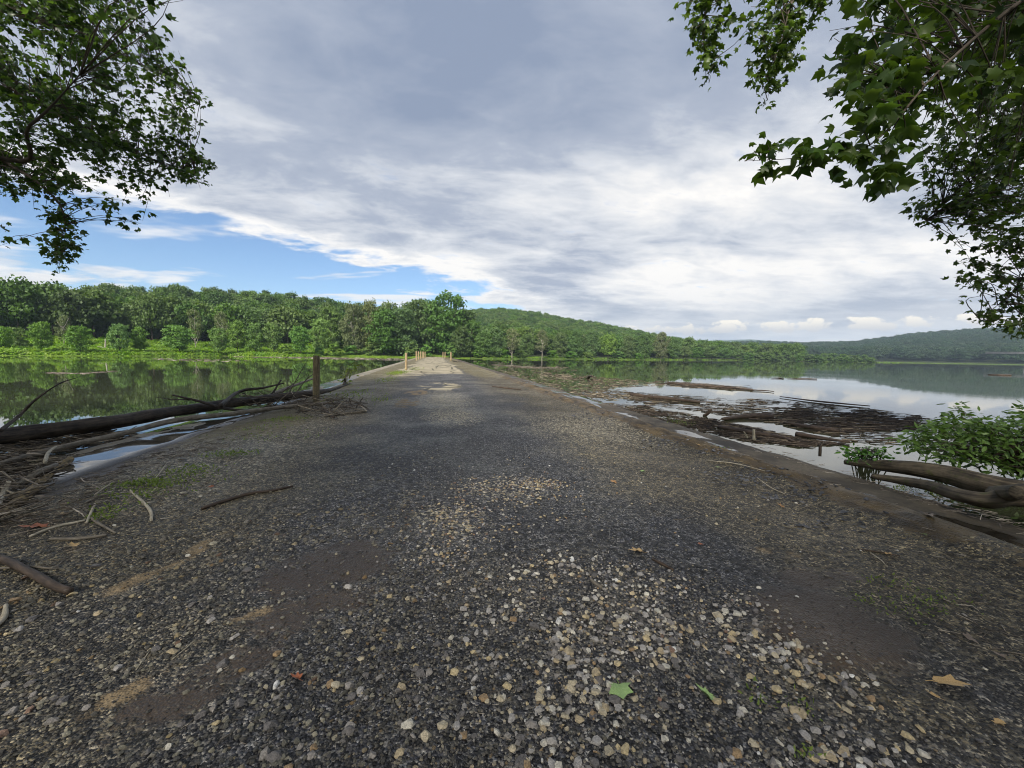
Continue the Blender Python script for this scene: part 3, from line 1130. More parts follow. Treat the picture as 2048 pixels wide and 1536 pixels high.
def shore_tree(px, top, w, off, kind, name, label, group=None, cat='tree', k=0, base=None):
    az = az_of(px)
    r = float(shore_r(az)) + off
    foot = np.array([r * math.sin(az), r * math.cos(az), 0.0])
    zb = np.interp(off / 26.0, [-.12, 0, .15, .5, 1.0], [WATER_Z - .15, WATER_Z + .05, .2, .65, 2.5]) * (1 if az < .15 else .4) if base is None else base
    foot[2] = zb - .1
    zt = AT(px, top, r)[2]
    dep = proj(foot)[2]
    return tree(name, foot, max(zt - zb, .8) / .98, w * dep / FPX * {'shore': .76, 'far': .95, 'tall': .92, 'bush': .9}.get(kind, .84), kind, label, cat, group, k)


LEFT_ROW = [
    (8, 652, 46, 9, 'shore', 'round tree at the far left of the row on the bright meadow'),
    (38, 654, 44, 15, 'shore', 'darker tree behind the meadow, second from the left edge'),
    (84, 643, 52, 3, 'shore', 'broad tree standing at the water edge, third from the left'),
    (162, 651, 54, 2, 'shore', 'rounded tree between the pale bare tree and the white snag'),
    (240, 646, 46, 4, 'shore', 'left tree of the touching pair right of the white snag'),
    (281, 653, 40, 4, 'shore', 'right, slightly lower tree of the touching pair on the meadow'),
    (358, 650, 76, 4, 'shore', 'wide bright many-headed tree alone on the meadow'),
    (437, 655, 44, 1, 'shore', 'dull green tree with its foot in the water, right of the wide tree'),
    (476, 640, 46, 6, 'shore', 'tall round tree starting the thicket at the meadow end'),
    (512, 645, 46, 5, 'shore', 'middle tree of the thicket at the meadow end'),
    (547, 646, 52, 6, 'shore', 'low dense tree closing the thicket at the meadow end'),
    (602, 652, 54, 3, 'shore', 'dark rounded tree right of the thicket with a gap of meadow before it'),
    (640, 636, 58, 6, 'shore', 'fresh green tree above the near wooden post'),
    (662, 612, 66, 22, 'tall', 'tall light green tree rising behind the fresh green one'),
    (706, 606, 60, 9, 'white', 'sparse tall tree with one thin white trunk'),
    (738, 601, 66, 10, 'white', 'sparse tall tree with the brightest white trunk beside the first'),
    (768, 618, 84, 5, 'tall', 'drooping green tree right of the white trunks'),
    (802, 616, 88, 6, 'tall', 'full green tree left of the causeway end'),
    (862, 602, 96, 16, 'tall', 'broad dark tree filling the gap behind the road tunnel'),
    (818, 606, 88, 18, 'tall', 'middling tree behind the full green one left of the causeway end'),
    (930, 618, 80, 15, 'tall', 'tree on the right shoulder of the tallest crown'),
    (776, 606, 84, 20, 'tall', 'far tree above the drooping green one'),
    (838, 597, 80, 14, 'tall', 'tall tree with a ragged open top left of the road tunnel'),
    (896, 586, 112, 12, 'tall', 'tallest dark crown over the end of the causeway'),
    (922, 652, 52, 3, 'tall', 'lighter low tree overhanging the road end on its right'),
    (945, 640, 56, 8, 'tall', 'rounded tree sloping down right of the tallest crown'),
    (968, 662, 54, 3, 'right', 'low leafy tree at the right foot of the central wood'),
    (992, 655, 52, 6, 'right', 'bushy bright tree left of the first pale-trunked tree on right shore'),
]
for k, (px, top, w, off, kind, label) in enumerate(LEFT_ROW):
    shore_tree(px, top, w, off, kind, 'shore_tree', label, k=k)
for k, (px, top, w, label) in enumerate([
        (130, 630, 34, 'pale thin-leaved tree with bare limbs behind the left meadow'),
        (392, 617, 40, 'greyish bare-branched tree at the foot of the hill, left one of two'),
        (446, 624, 38, 'greyish bare-branched tree at the foot of the hill, right one of two')]):
    shore_tree(px, top, w, 17, 'pale', 'bare_tree', label, 'half bare trees', k=k)
RIGHT_ROW = [
    (1024, 656, 42, 2, 'pale', 'tan half-bare tree with a forked trunk, first on the right shore'),
    (1084, 660, 36, 0, 'pale', 'half-bare tree with two white trunks standing in the right water'),
    (1052, 668, 44, 14, 'right', 'dark tree between the two half-bare trees on the right shore'),
    (1120, 664, 40, 5, 'right', 'upright tree just right of the white-trunked bare tree'),
    (1152, 659, 44, 6, 'right', 'taller tree with a leaning pale trunk on the right shore'),
    (1183, 661, 42, 9, 'right', 'rounded tree behind the bright one on the right shore'),
    (1216, 668, 46, 2, 'shore', 'brightest leaning tree on the right shore'),
    (1256, 671, 38, 4, 'right', 'pointed tree right of the brightest one on the right shore'),
    (1290, 668, 36, 5, 'right', 'narrow tree left of the twin thin pale trunks, right shore'),
    (1322, 664, 40, 3, 'white', 'feathery tall tree with thin pale trunks on the right shore'),
    (1348, 676, 34, 10, 'right', 'dark tree tucked behind the feathery one on the right shore'),
    (1368, 692, 32, 2, 'far', 'low rounded tree beginning the flooded line on the right'),
    (1394, 694, 34, 2, 'far', 'second low rounded tree in the flooded line on the right'),
    (1424, 690, 34, 4, 'far', 'third and tallest tree in the flooded line on the right'),
    (1450, 695, 30, 3, 'far', 'fourth tree in the flooded line, at the end of the ridge'),
    (1476, 698, 28, 2, 'far', 'last full tree of the flooded line before the low spit'),
]
for k, (px, top, w, off, kind, label) in enumerate(RIGHT_ROW):
    shore_tree(px, top, w, off, kind, 'shore_tree', label, k=k + 1)
ORD = ['first', 'second', 'third', 'fourth', 'fifth', 'sixth', 'seventh', 'eighth', 'ninth', 'tenth', 'eleventh', 'twelfth', 'thirteenth', 'fourteenth', 'fifteenth', 'sixteenth', 'seventeenth', 'eighteenth',
       'nineteenth', 'twentieth', 'twenty-first', 'twenty-second', 'twenty-third', 'twenty-fourth', 'twenty-fifth', 'twenty-sixth']
for k in range(26):
    px = 1492 + k * 9.8 + random.uniform(-3, 3)
    shore_tree(px, random.uniform(697, 707) + .035 * (px - 1490), random.uniform(20, 36), random.uniform(-2, 6), 'spit', 'spit_tree',
               '%s small round tree from the left on the low spit' % ORD[k], 'trees on the low spit', k=k, base=-.4)
# understorey along the left and middle shore
SHRUBS = [(575, 688, 44), (668, 686, 34), (640, 692, 26), (700, 690, 40), (745, 684, 46), (785, 682, 50), (822, 682, 40), (852, 688, 34), (905, 684, 36),
          (930, 690, 40), (960, 694, 44), (1005, 696, 40), (1040, 700, 34), (1105, 700, 30), (1140, 702, 34), (1175, 704, 34), (1240, 702, 34), (1275, 706, 30), (120, 690, 26), (500, 694, 30)]
for k, (px, top, w) in enumerate(SHRUBS):
    shore_tree(px, top, w, random.uniform(1, 7) if px > 550 else 14, 'bush', 'shrub', '%s low green shrub from the left along the far shore' % ORD[sorted(q[0] for q in SHRUBS).index(px)], 'shrubs along the far shore', 'shrub', k)
# snags and bare limbs
e = empty('dead_snag', (0, 0, 0))
az = az_of(211); r = float(shore_r(az)) + 12
p0 = np.array([r * math.sin(az), r * math.cos(az), .6])
mb = MB(); zt = AT(211, 678, r)[2]
mb.tube(catmull([p0, p0 + (0.1, 0, 1.2), (p0[0] + .15, p0[1], zt)], 4), [.22, .17, .1], 7, .2)
mb.build('trunk', M['bark_pale'], e)
mb = MB(); mb.tube(catmull([p0 + (.1, 0, .7), p0 + (-1.2, 0, .9), p0 + (-2.2, .2, .75)], 4), [.07, .03], 5)
mb.build('branch', M['bark_pale'], e)
tag(e, 'short white broken trunk standing on the left meadow', 'dead tree')


# woods on the hills: left hill tree by tree, the farther hills as a mass
def hill_points(hill, az0, az1, t0, t1, n, spacing, seed):
    r_ = np.random.default_rng(seed)
    AZ = r_.uniform(az0, az1, n)
    a0, a1 = hill.r0(AZ), hill.r1(AZ)
    T_ = t0 + (t1 - t0) * r_.random(n) ** .8
    RR = a0 + (a1 - a0) * T_
    X, Y, Z = RR * np.sin(AZ), RR * np.cos(AZ), hill.z(AZ, RR)
    out, grid = [], {}
    for x, y, z, az, t in zip(X.tolist(), Y.tolist(), Z.tolist(), AZ.tolist(), T_.tolist()):
        kx, ky = int(x // spacing), int(y // spacing)
        if any((q[0] - x) ** 2 + (q[1] - y) ** 2 < spacing ** 2 for i in (-1, 0, 1) for j in (-1, 0, 1) for q in grid.get((kx + i, ky + j), ())):
            continue
        grid.setdefault((kx, ky), []).append((x, y))
        out.append((x, y, z, az, t))
    return np.array(out)


HP = hill_points(hill_l, az_of(-60), az_of(905), -.02, 1.06, 9000, 5.9, 5)
order = np.argsort(HP[:, 4])
cnt = 0
rest = []
for q in HP[order]:
    h, w = random.uniform(9.5, 14.0), random.uniform(8.5, 14.0)
    if q[4] < .10: h = random.uniform(12.5, 16)
    if cnt < 290:
        tree('hillside_tree', (q[0], q[1], q[2] - .4), h, w, 'edge' if q[4] < .10 else ('hill' if cnt % 19 else 'pale'), 'leafy tree in the unbroken wood covering the left hill', 'tree', 'trees of the left hillside wood', k=cnt)
        cnt += 1
    else:
        rest.append((q[0], q[1], q[2] - .4, h, w))
HP2 = hill_points(hill_l, -1.65, az_of(-60), 0, 1.06, 1500, 9, 6)
for q in HP2:
    rest.append((q[0], q[1], q[2] - .4, random.uniform(10.5, 14.5), random.uniform(9.0, 13.0)))


def wood_mass(name, pts, mats, label, seed):
    r_ = np.random.default_rng(seed)
    pr = []
    for k, me in enumerate(CR_HILL):
        pr.append(bpy.data.objects.new('crown_shape', with_mat(me, M[mats])))
    pts = np.array(pts)
    n = len(pts)
    E = np.zeros((n, 3)); E[:, 2] = r_.uniform(0, 6.28, n)
    S = np.stack([pts[:, 4], pts[:, 4], pts[:, 3]], -1)
    return scatter(name, pts[:, :3], E, S, r_.integers(0, len(pr), n), pr, None, label)


print('left hill trees', cnt, len(rest))
wood_mass('hillside_wood', rest, 'leaf_hill', 'upper part of the wood on the left hill', 11)
pr_ = hill_points(hill_r, az_of(800), az_of(1600), 0.0, 1.05, 30000, 6.4, 7)
wood_mass('ridge_wood', [(q[0], q[1], q[2] - .4, random.uniform(10, 14), random.uniform(9, 13)) for q in pr_], 'leaf_hill', 'dense wood on the ridge behind the right shore', 12)
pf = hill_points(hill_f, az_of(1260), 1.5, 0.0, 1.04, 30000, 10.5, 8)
wood_mass('far_wood', [(q[0], q[1], q[2] - .4, random.uniform(11, 17), random.uniform(13, 19)) for q in pf], 'leaf_far_shaded', 'blue-green wood on the far hill across the lake', 13)
print('ridge', len(pr_), 'far', len(pf))

# tall weeds of the flooded meadow
r_ = np.random.default_rng(21)
tufts = []
for k in range(3):
    m = 90
    u = r_.normal(size=(m, 3)); u[:, 2] = np.abs(u[:, 2]); u /= np.linalg.norm(u, axis=1)[:, None]
    p = u * r_.uniform(.3, 1, m)[:, None] * np.array([.7, .7, .75])
    V, T = leaf_cards(p, r_.normal(size=(m, 3)), u + r_.normal(0, .4, (m, 3)) + (0, 0, .5), r_.uniform(.16, .34, m), CARD)
    me = new_mesh('tuft', V, T); attr(me, 'lv', np.repeat(r_.random(m), 2)); me.materials.append(M['leaf_meadow'])
    tufts.append(bpy.data.objects.new('weed_shape', me))
P_, S_ = [], []
for _ in range(6000):
    if r_.random() < .82:
        az = r_.uniform(az_of(-80), az_of(640)); t = r_.random() ** 1.1
    else:
        az = r_.uniform(az_of(960), az_of(1800)); t = r_.random() * .7
    rr = shore_r(az) + 26 * t + .3 + 5.0 * (float(fbm2(az * 40, 0, 1.0, 4, 5)) - .5)
    zz = np.interp(t, [0, .15, .5, 1.0], [WATER_Z + .08, .22, .75, 3.3]) * (1.0 if az < .1 or t < .1 else np.interp(az, [.0, .15, .45, .6], [1, .22, .12, .03]))
    P_.append((rr * math.sin(az), rr * math.cos(az), zz - .1))
    s = r_.uniform(.6, 1.3) * (1 if az < .1 else .55)
    S_.append((s * 1.3, s * 1.3, s * r_.uniform(.7, 1.2)))
n = len(P_)
E_ = np.zeros((n, 3)); E_[:, 2] = r_.uniform(0, 6.28, n)
scatter('meadow_weeds', P_, E_, S_, r_.integers(0, 3, n), tufts, None, 'bright yellow-green weeds growing along the far waterline')

# far road bridge on tall piers, just showing at the right
m, w = material('bridge_concrete')
g_ = w.n('ShaderNodeNewGeometry')
principled(w, w.mix(w.ramp(w.noise(g_.outputs['Position'], .3, 5, .6), .3, .7), (0.10, 0.105, 0.105), (0.17, 0.17, 0.165)), .9, .2)
M['bridge'] = m
e = empty('road_bridge')
A_, B_ = AT(1972, 706, 615), AT(2420, 709, 615)
dv = (B_ - A_); Ln = np.hypot(dv[0], dv[1]); dv = dv / Ln; nv = np.array([-dv[1], dv[0], 0])


def obox(mb, c, ax, ay, hx, hy, z0, z1):
    V = [c + ax * sx * hx + ay * sy * hy + np.array([0, 0, z - c[2]]) for z in (z0, z1) for sx, sy in ((-1, -1), (1, -1), (1, 1), (-1, 1))]
    mb.add(V, [[0, 3, 2, 1], [4, 5, 6, 7], [0, 1, 5, 4], [1, 2, 6, 5], [2, 3, 7, 6], [3, 0, 4, 7]])


zc = A_[2]
mb = MB(); obox(mb, (A_ + B_) / 2, np.array([dv[0], dv[1], 0]), nv, Ln / 2, 5, zc - 1.0, zc + .2); mb.build('deck', M['bridge'], e, False)
mb = MB(); obox(mb, (A_ + B_) / 2 - nv * 4.8, np.array([dv[0], dv[1], 0]), nv, Ln / 2 - .1, .15, zc + .21, zc + 1.1); mb.build('parapet', M['bridge'], e, False)
for k in range(5):
    q = A_ + dv * (26 + 62 * k)
    mb = MB(); obox(mb, q, np.array([dv[0], dv[1], 0]), nv, 2.0, 3.5, -3, zc - 1.01); mb.build('pier', M['bridge'], e, False)
tag(e, 'pale concrete road bridge on piers at the foot of the far hill', 'bridge')


# ------------------------------------------------------------------ posts
def post(x, y, h, r, mat, label, k, group=None, lean=(0, 0)):
    z = float(road_z(x, y)) - .04
    e = empty('wooden_post', (x, y, z), random.uniform(0, 6.28))
    mb = MB()
    P = [(0, 0, -.25), (lean[0] * .3, lean[1] * .3, h * .3), (lean[0] * .7, lean[1] * .7, h * .7), (lean[0], lean[1], h - .02), (lean[0], lean[1], h)]
    mb.tube(catmull(P[:4], 3) .tolist() + [P[4]], [r, r * .99, r * .97, r * .96, r * .88], 14, .03, k)
    mb.build('shaft', mat, e)
    return tag(e, label, 'post', group)


q = G(632, 803)
post(q[0], q[1], 1.42, .095, M['post_near'], 'weathered wooden post nearest the camera beside the driftwood log', 1, None, (-.03, 0.02))
q = G(812, 739)
post(q[0], q[1], 1.5, .105, M['post_wood'], 'tan wooden post alone in the moss left of the road, second from the camera', 2, None, (-.03, 0))
for k, (px, py, lab) in enumerate([
        (833, 720.5, 'slightly leaning post that starts the far left row'), (837, 718.5, 'second post of the far left row'),
        (841, 717, 'third post of the far left row'), (844.6, 716, 'fourth post of the far left row'),
        (847.6, 715.4, 'fifth post of the far left row'), (850.4, 714.8, 'last post of the far left row by the trees'),
        (902, 720.5, 'nearest post of the right row with a dark stick at its foot'), (890, 716, 'second post of the right row'), (886, 715, 'third post of the right row, by the trees')]):
    q = G(px, py)
    post(q[0], q[1], 1.75, .15, M['post_wood'], lab, 10 + k, 'far posts along the causeway', (random.uniform(-.06, .06), 0))

# ------------------------------------------------------------------ driftwood
DEBRIS = {}


def debris_material(name, a, b, c, rough=.65):
    m, w = material(name)
    at = w.n('ShaderNodeAttribute', attribute_name='lv')
    geo = w.n('ShaderNodeNewGeometry')
    n = w.noise(geo.outputs['Position'], 30, 3, .6)
    cr = w.n('ShaderNodeValToRGB')
    w.l(at.outputs['Fac'], cr.inputs[0])
    e = cr.color_ramp.elements
    e[0].color = a + (1,)
    e[1].color = c + (1,)
    x = e.new(.62); x.color = b + (1,)
    principled(w, w.mix(1.0, cr.outputs[0], w.ramp(n, .3, .7, .7, 1.25), 'MULTIPLY'), rough, .35)
    return m


M['debris_dark'] = debris_material('debris_dark', (0.012, 0.009, 0.007), (0.055, 0.038, 0.027), (0.19, 0.155, 0.11))
M['debris_mid'] = debris_material('debris_mid', (0.025, 0.020, 0.015), (0.095, 0.075, 0.052), (0.30, 0.26, 0.19))
M['debris_pale'] = debris_material('debris_pale', (0.06, 0.05, 0.04), (0.17, 0.14, 0.11), (0.40, 0.36, 0.30))


def in_poly(x, y, poly):
    p = np.asarray(poly, float)
    ins = np.zeros(len(x), bool)
    j = len(p) - 1
    for i in range(len(p)):
        c = ((p[i, 1] > y) != (p[j, 1] > y)) & (x < (p[j, 0] - p[i, 0]) * (y - p[i, 1]) / (p[j, 1] - p[i, 1] + 1e-12) + p[i, 0])
        ins ^= c
        j = i
    return ins


def sample_poly(poly, n, r_, clump=0.0, scale=.03, seed=0):
    p = np.asarray(poly, float)
    lo, hi = p.min(0), p.max(0)
    out = np.zeros((0, 2))
    while len(out) < n:
        c = lo + (hi - lo) * r_.random((n * 3, 2))
        k = in_poly(c[:, 0], c[:, 1], p)
        if clump:
            d = fbm2(c[:, 0], c[:, 1] * 2.2, scale, 3, seed)
            k &= r_.random(len(c)) < np.clip(1 - clump + clump * sstep(.42, .58, d), 0, 1)
        out = np.vstack([out, c[k]])
    return out[:n]


def stick_batch(C, ang, pitch, L, r, r_, bend=.12, n=5):
    """many bent, tapered sticks at once: vertices and faces"""
    m = len(C)
    D = np.stack([np.cos(ang) * np.cos(pitch), np.sin(ang) * np.cos(pitch), np.sin(pitch)], -1)
    sd = np.stack([-D[:, 1], D[:, 0], r_.normal(0, .3, m)], -1) * (L * bend * r_.normal(size=m))[:, None]
    DL = D * L[:, None]
    P = np.stack([C - DL * .5, C + sd * .6 - DL * .1, C + sd + DL * .2, C + DL * .5 + sd * .3], 1)
    A = np.cross(D, np.array([0, 0, 1.0])); A /= np.linalg.norm(A, axis=1)[:, None] + 1e-9
    B = np.cross(D, A)
    th = np.arange(n) * 2 * PI / n
    ring = np.cos(th)[None, :, None] * A[:, None, :] + np.sin(th)[None, :, None] * B[:, None, :]
    R = r[:, None] * np.array([.9, 1, .85, .45])
    V = P[:, :, None, :] + R[:, :, None, None] * ring[:, None, :, :]
    V = np.concatenate([V.reshape(m, 4 * n, 3), P[:, :1], P[:, 3:]], 1)
    i = np.arange(3)[:, None] * n
    j = np.arange(n)[None]
    Q1 = np.stack([i + j, i + (j + 1) % n, i + n + (j + 1) % n, i + n + j], -1).reshape(-1, 4)
    T1 = np.array([[4 * n, (k + 1) % n, k] for k in range(n)] + [[4 * n + 1, 3 * n + k, 3 * n + (k + 1) % n] for k in range(n)])
    off = (np.arange(m) * (4 * n + 2))[:, None, None]
    return V.reshape(-1, 3), (Q1[None] + off).reshape(-1, 4), (T1[None] + off).reshape(-1, 3), len(Q1), len(T1)


def stick_mass(name, label, regions, mat, seed, pile=0.0):
    """regions: (pixel polygon, count, plane z, length range, radius range, main angle, spread, clump)"""
    r_ = np.random.default_rng(seed)
    Vs, Qs, Ts, lq, lt, off = [], [], [], [], [], 0
    for poly, n, z, Ls, Rs, a0, sp, cl in regions:
        pts = sample_poly(poly, n, r_, cl, .03, seed)
        up = pile * r_.random(n) ** 2
        L = r_.uniform(*Ls, n) * r_.uniform(.5, 1, n)
        r = r_.uniform(*Rs, n) * (r_.random(n) ** 1.5 * .8 + .35)
        C = np.array([G(px, py, z) for px, py in pts])
        if 'litter' in name:
            on = (C[:, 0] > XL) & (C[:, 0] < XR)
            C[on, 2] = road_z(C[on, 0], C[on, 1]) + r[on]
        C[:, 2] += r_.uniform(-.2, 1.2, n) * r + up
        V, Q, T, nq, nt = stick_batch(C, a0 + r_.normal(0, sp, n), r_.normal(0, .03 + 1.6 * pile, n), L, r, r_)
        lv = r_.random(n) ** 1.4
        Vs.append(V); Qs.append(Q + off); Ts.append(T + off); off += len(V)
        lq.append(np.repeat(lv, nq)); lt.append(np.repeat(lv, nt))
    me = new_mesh(name, np.concatenate(Vs), [np.concatenate(Qs), np.concatenate(Ts)], True)
    attr(me, 'lv', np.concatenate(lq + lt))
    return tag(link(name, me, None, mat), label, None, None, 'stuff')


SK = WATER_Z + .01
stick_mass('floating_debris', 'dark mat of sticks and bark floating along the right kerb', [
    ([(1240, 783), (1420, 793), (1560, 800), (1700, 812), (1850, 832), (1850, 858), (1700, 866), (1560, 848), (1420, 826), (1270, 806)], 1400, SK, (.12, 1.0), (.005, .015), -.25, .38, .85),
    ([(1330, 763), (1400, 767), (1500, 776), (1500, 780), (1400, 776), (1330, 771)], 200, SK, (.4, 2.0), (.010, .030), -.25, .2, .3),
    ([(1500, 806), (1820, 838), (1830, 862), (1640, 866), (1520, 835)], 620, SK, (.2, 1.4), (.006, .018), -.2, .28, .7),
    ([(1150, 800), (1300, 812), (1480, 850), (1620, 880), (1700, 888), (1600, 894), (1480, 872), (1330, 834), (1200, 812)], 1500, SK, (.10, .6), (.005, .014), -.35, .45, .6),
    ([(1010, 757), (1120, 782), (1260, 815), (1420, 858), (1560, 886), (1520, 886), (1400, 862), (1240, 820), (1100, 785)], 700, SK, (.1, .6), (.005, .014), -.5, .5, .4),
    ([(1640, 862), (1780, 868), (1800, 890), (1700, 884)], 60, SK, (.15, .6), (.006, .016), -.2, .3, .2),
], M['debris_dark'], 31)
stick_mass('floating_debris', 'paler brown debris floating beside the far right kerb', [
    ([(965, 727), (1060, 731), (1180, 752), (1330, 765), (1320, 772), (1230, 775), (1300, 795), (1220, 800), (1100, 782), (1010, 750)], 2400, SK, (.10, .7), (.006, .015), -.1, .6, .6),
    ([(940, 722), (1010, 724), (1130, 734), (1160, 742), (1060, 738), (980, 730)], 170, SK, (.3, 1.4), (.008, .022), 0, .4, .5),
    ([(1060, 742), (1180, 754), (1210, 764), (1120, 758)], 90, SK, (.3, 1.2), (.012, .03), 0, .3, .4),
], M['debris_mid'], 32)
stick_mass('floating_scum', 'thin pale line of drift lying along the far left waterline', [
    ([(450, 713), (640, 714), (800, 717), (860, 720), (790, 721), (640, 717.5), (520, 715.5)], 420, SK, (.5, 2.0), (.02, .05), .3, .4, .5),
    ([(100, 744), (160, 746), (235, 741), (235, 743), (165, 748), (100, 747)], 110, SK, (.2, .7), (.006, .014), .25, .25, .5),
    ([(300, 716), (420, 718), (520, 722), (420, 724), (320, 720)], 90, SK, (.3, 1.2), (.015, .04), .25, .3, .6),
], M['debris_pale'], 33)
stick_mass('driftwood_heap', 'tangled heap of sticks, reeds and bark washed on to the left bank', [
    ([(-160, 900), (60, 905), (140, 915), (110, 950), (60, 985), (20, 1040), (-60, 1100), (-200, 1080)], 1300, -.16, (.12, .8), (.003, .016), .35, .6, .3),
    ([(0, 880), (230, 868), (300, 870), (240, 892), (120, 905), (0, 905)], 420, -.24, (.15, .9), (.005, .02), .5, .5, .5),
    ([(-60, 1040), (120, 1000), (220, 990), (160, 1060), (0, 1090)], 130, -.06, (.08, .4), (.003, .008), .3, .8, .3),
], M['debris_mid'], 34, .12)
stick_mass('pale_driftwood', 'bleached sticks and reeds lying on top of the left heap', [
    ([(-160, 900), (60, 900), (135, 915), (110, 950), (60, 985), (20, 1040), (-100, 1090)], 150, -.05, (.12, .7), (.003, .013), .4, .8, .2),
    ([(20, 950), (150, 925), (240, 960), (180, 1040), (60, 1070)], 70, -.04, (.08, .4), (.002, .006), .3, .9, .2),
], M['debris_pale'], 38, .12)
stick_mass('twig_tangle', 'tangle of thin roots and twigs caught at the foot of the near post', [
    ([(560, 806), (640, 796), (700, 802), (735, 818), (700, 832), (640, 832), (600, 826)], 210, .05, (.25, .9), (.005, .014), .2, .9, .0),
    ([(470, 800), (560, 792), (620, 796), (600, 812), (500, 818)], 110, .0, (.3, 1.0), (.006, .018), .4, .6, .0),
], M['debris_mid'], 35, .22)


stick_mass('shore_litter', 'bits of reed, bark and twig stranded on the right mud bank and kerb', [
    ([(1090, 775), (1250, 815), (1420, 858), (1640, 925), (1900, 1000), (2100, 1060), (2100, 1100), (1850, 1030), (1620, 965), (1400, 895), (1220, 840), (1080, 790)], 900, .03, (.03, .26), (.0018, .006), -.6, .7, .5),
    ([(1500, 1085), (1900, 1060), (2100, 1120), (2100, 1330), (1850, 1270), (1640, 1150)], 330, .0, (.02, .14), (.001, .003), -.4, .9, .4),
    ([(1180, 880), (1560, 960), (1700, 1060), (1400, 1060), (1150, 960)], 160, .0, (.02, .16), (.001, .003), -.4, 1.2, .2),
], M['debris_pale'], 36)
stick_mass('shore_litter', 'bits of reed, bark and twig stranded along the left kerb', [
    ([(150, 940), (330, 885), (480, 845), (600, 828), (640, 840), (500, 880), (380, 920), (260, 960), (120, 1010)], 620, -.05, (.03, .26), (.0018, .006), .6, .8, .5),
    ([(0, 1080), (200, 1000), (460, 930), (620, 870), (700, 860), (560, 960), (330, 1060), (100, 1150)], 330, .0, (.02, .16), (.001, .0035), .4, 1.0, .3),
    ([(250, 1100), (900, 900), (1300, 1100), (1350, 1536), (300, 1536)], 240, .0, (.02, .10), (.0008, .002), .4, 1.5, .0),
], M['debris_pale'], 37)


def limb(name, pts, R, mat, label, cat='branch', sides=9, bmp=.12, seed=0, parts=(), sub=6, group=None, flat=1.0):
    """a piece of driftwood; pts in world; parts are (name, pts, radii)"""
    pts = np.asarray(pts, float)
    o0 = pts[0].copy()
    e = empty(name, o0) if parts else None
    mb = MB()
    mb.tube(catmull(pts - o0, sub), R, sides, bmp, seed, flat)
    b = mb.build('stem' if parts else name, mat, e)
    if not parts:
        b.location = o0.tolist()
    for k, (nm, pp, rr) in enumerate(parts):
        mb = MB()
        mb.tube(catmull(np.asarray(pp, float) - o0, max(5, sub - 2)), rr, max(5, sides - 6), bmp, seed + k + 1)
        mb.build(nm, mat, e)
    return tag(e or b, label, cat, group)


# the long black log across the left kerb
LG = [G(-140, 893, .0), G(60, 865, .01), G(220, 845, .04), G(400, 815, .10), G(540, 797, .14), G(625, 786, .17), G(668, 778, .16), G(700, 767, .15)]
limb('fallen_log', LG, [.125, .125, .125, .12, .115, .095, .05, .022], M['log_dark'], 'long dark waterlogged log lying over the left kerb behind the near post', 'log', 26, .15, 3, [
    ('branch', [G(690, 769, .15), G(690, 764, .24), G(689, 757, .40)], [.035, .025]),
    ('branch', [G(0, 862, .2), DEP(40, 830, 6.6), DEP(70, 800, 6.7), DEP(118, 768, 6.9), DEP(155, 755, 7.1)], [.028, .022, .012, .005]),
    ('branch', [G(440, 812, .2), DEP(480, 783, 10.6), DEP(530, 775, 11), DEP(568, 766, 11.5)], [.05, .035, .015]),
    ('branch', [G(500, 800, .2), DEP(540, 790, 11.5), DEP(562, 760, 11.8)], [.04, .02]),
    ('branch', [G(210, 850, 0), DEP(215, 880, 8.2), DEP(228, 905, 7.6)], [.05, .02]),
], sub=14)
limb('pole', [G(-60, 945, -.06), G(100, 900, -.03), G(250, 866, 0), G(350, 841, .06), G(450, 829, .08), G(560, 815, .09), G(650, 807, .09)], [.03, .04, .045, .055, .055, .05, .045], M['drift_grey'],
     'long slim grey pole slanting from the heap to the near post', 'pole', 8, .12, 5)
limb('bare_branch', [DEP(345, 790, 9.0), DEP(400, 803, 9.2), DEP(450, 817, 9.4), DEP(505, 822, 9.6)], [.018, .03, .04, .02], M['log_dark'], 'thin dark branch lying over the log with a forked tip', 'branch', 7, .1, 6,
     [('twig', [DEP(385, 799, 9.15), DEP(345, 799, 9.1), DEP(312, 794, 9.0)], [.018, .006]), ('twig', [DEP(380, 800, 9.1), DEP(362, 806, 9.0)], [.01, .004])])
for k, (pts, R, lab) in enumerate([
        ([(590, 790), (612, 760), (640, 738), (660, 724)], [.02, .014, .006], 'thin bare sapling stem leaning up behind the near post, right one'),
        ([(575, 790), (598, 750), (618, 715)], [.018, .012, .004], 'thin bare sapling stem leaning up left of the near post, tallest one'),
        ([(560, 788), (590, 765), (622, 742)], [.016, .012, .005], 'thin bare sapling stem leaning up left of the near post, lowest one')]):
    limb('bare_sapling', [DEP(a, b, 14.0 + .3 * i) for i, (a, b) in enumerate(pts)], R, M['drift_brown'], lab, 'branch', 6, .05, 40 + k, [
        ('twig', [DEP(*pts[1], 14.3), DEP(pts[1][0] + 14, pts[1][1] - 26, 14.5)], [.008, .003]),
        ('twig', [DEP((pts[0][0] + pts[1][0]) / 2, (pts[0][1] + pts[1][1]) / 2, 14.15), DEP(pts[1][0] - 16, pts[1][1] - 10, 14.5)], [.008, .003])])
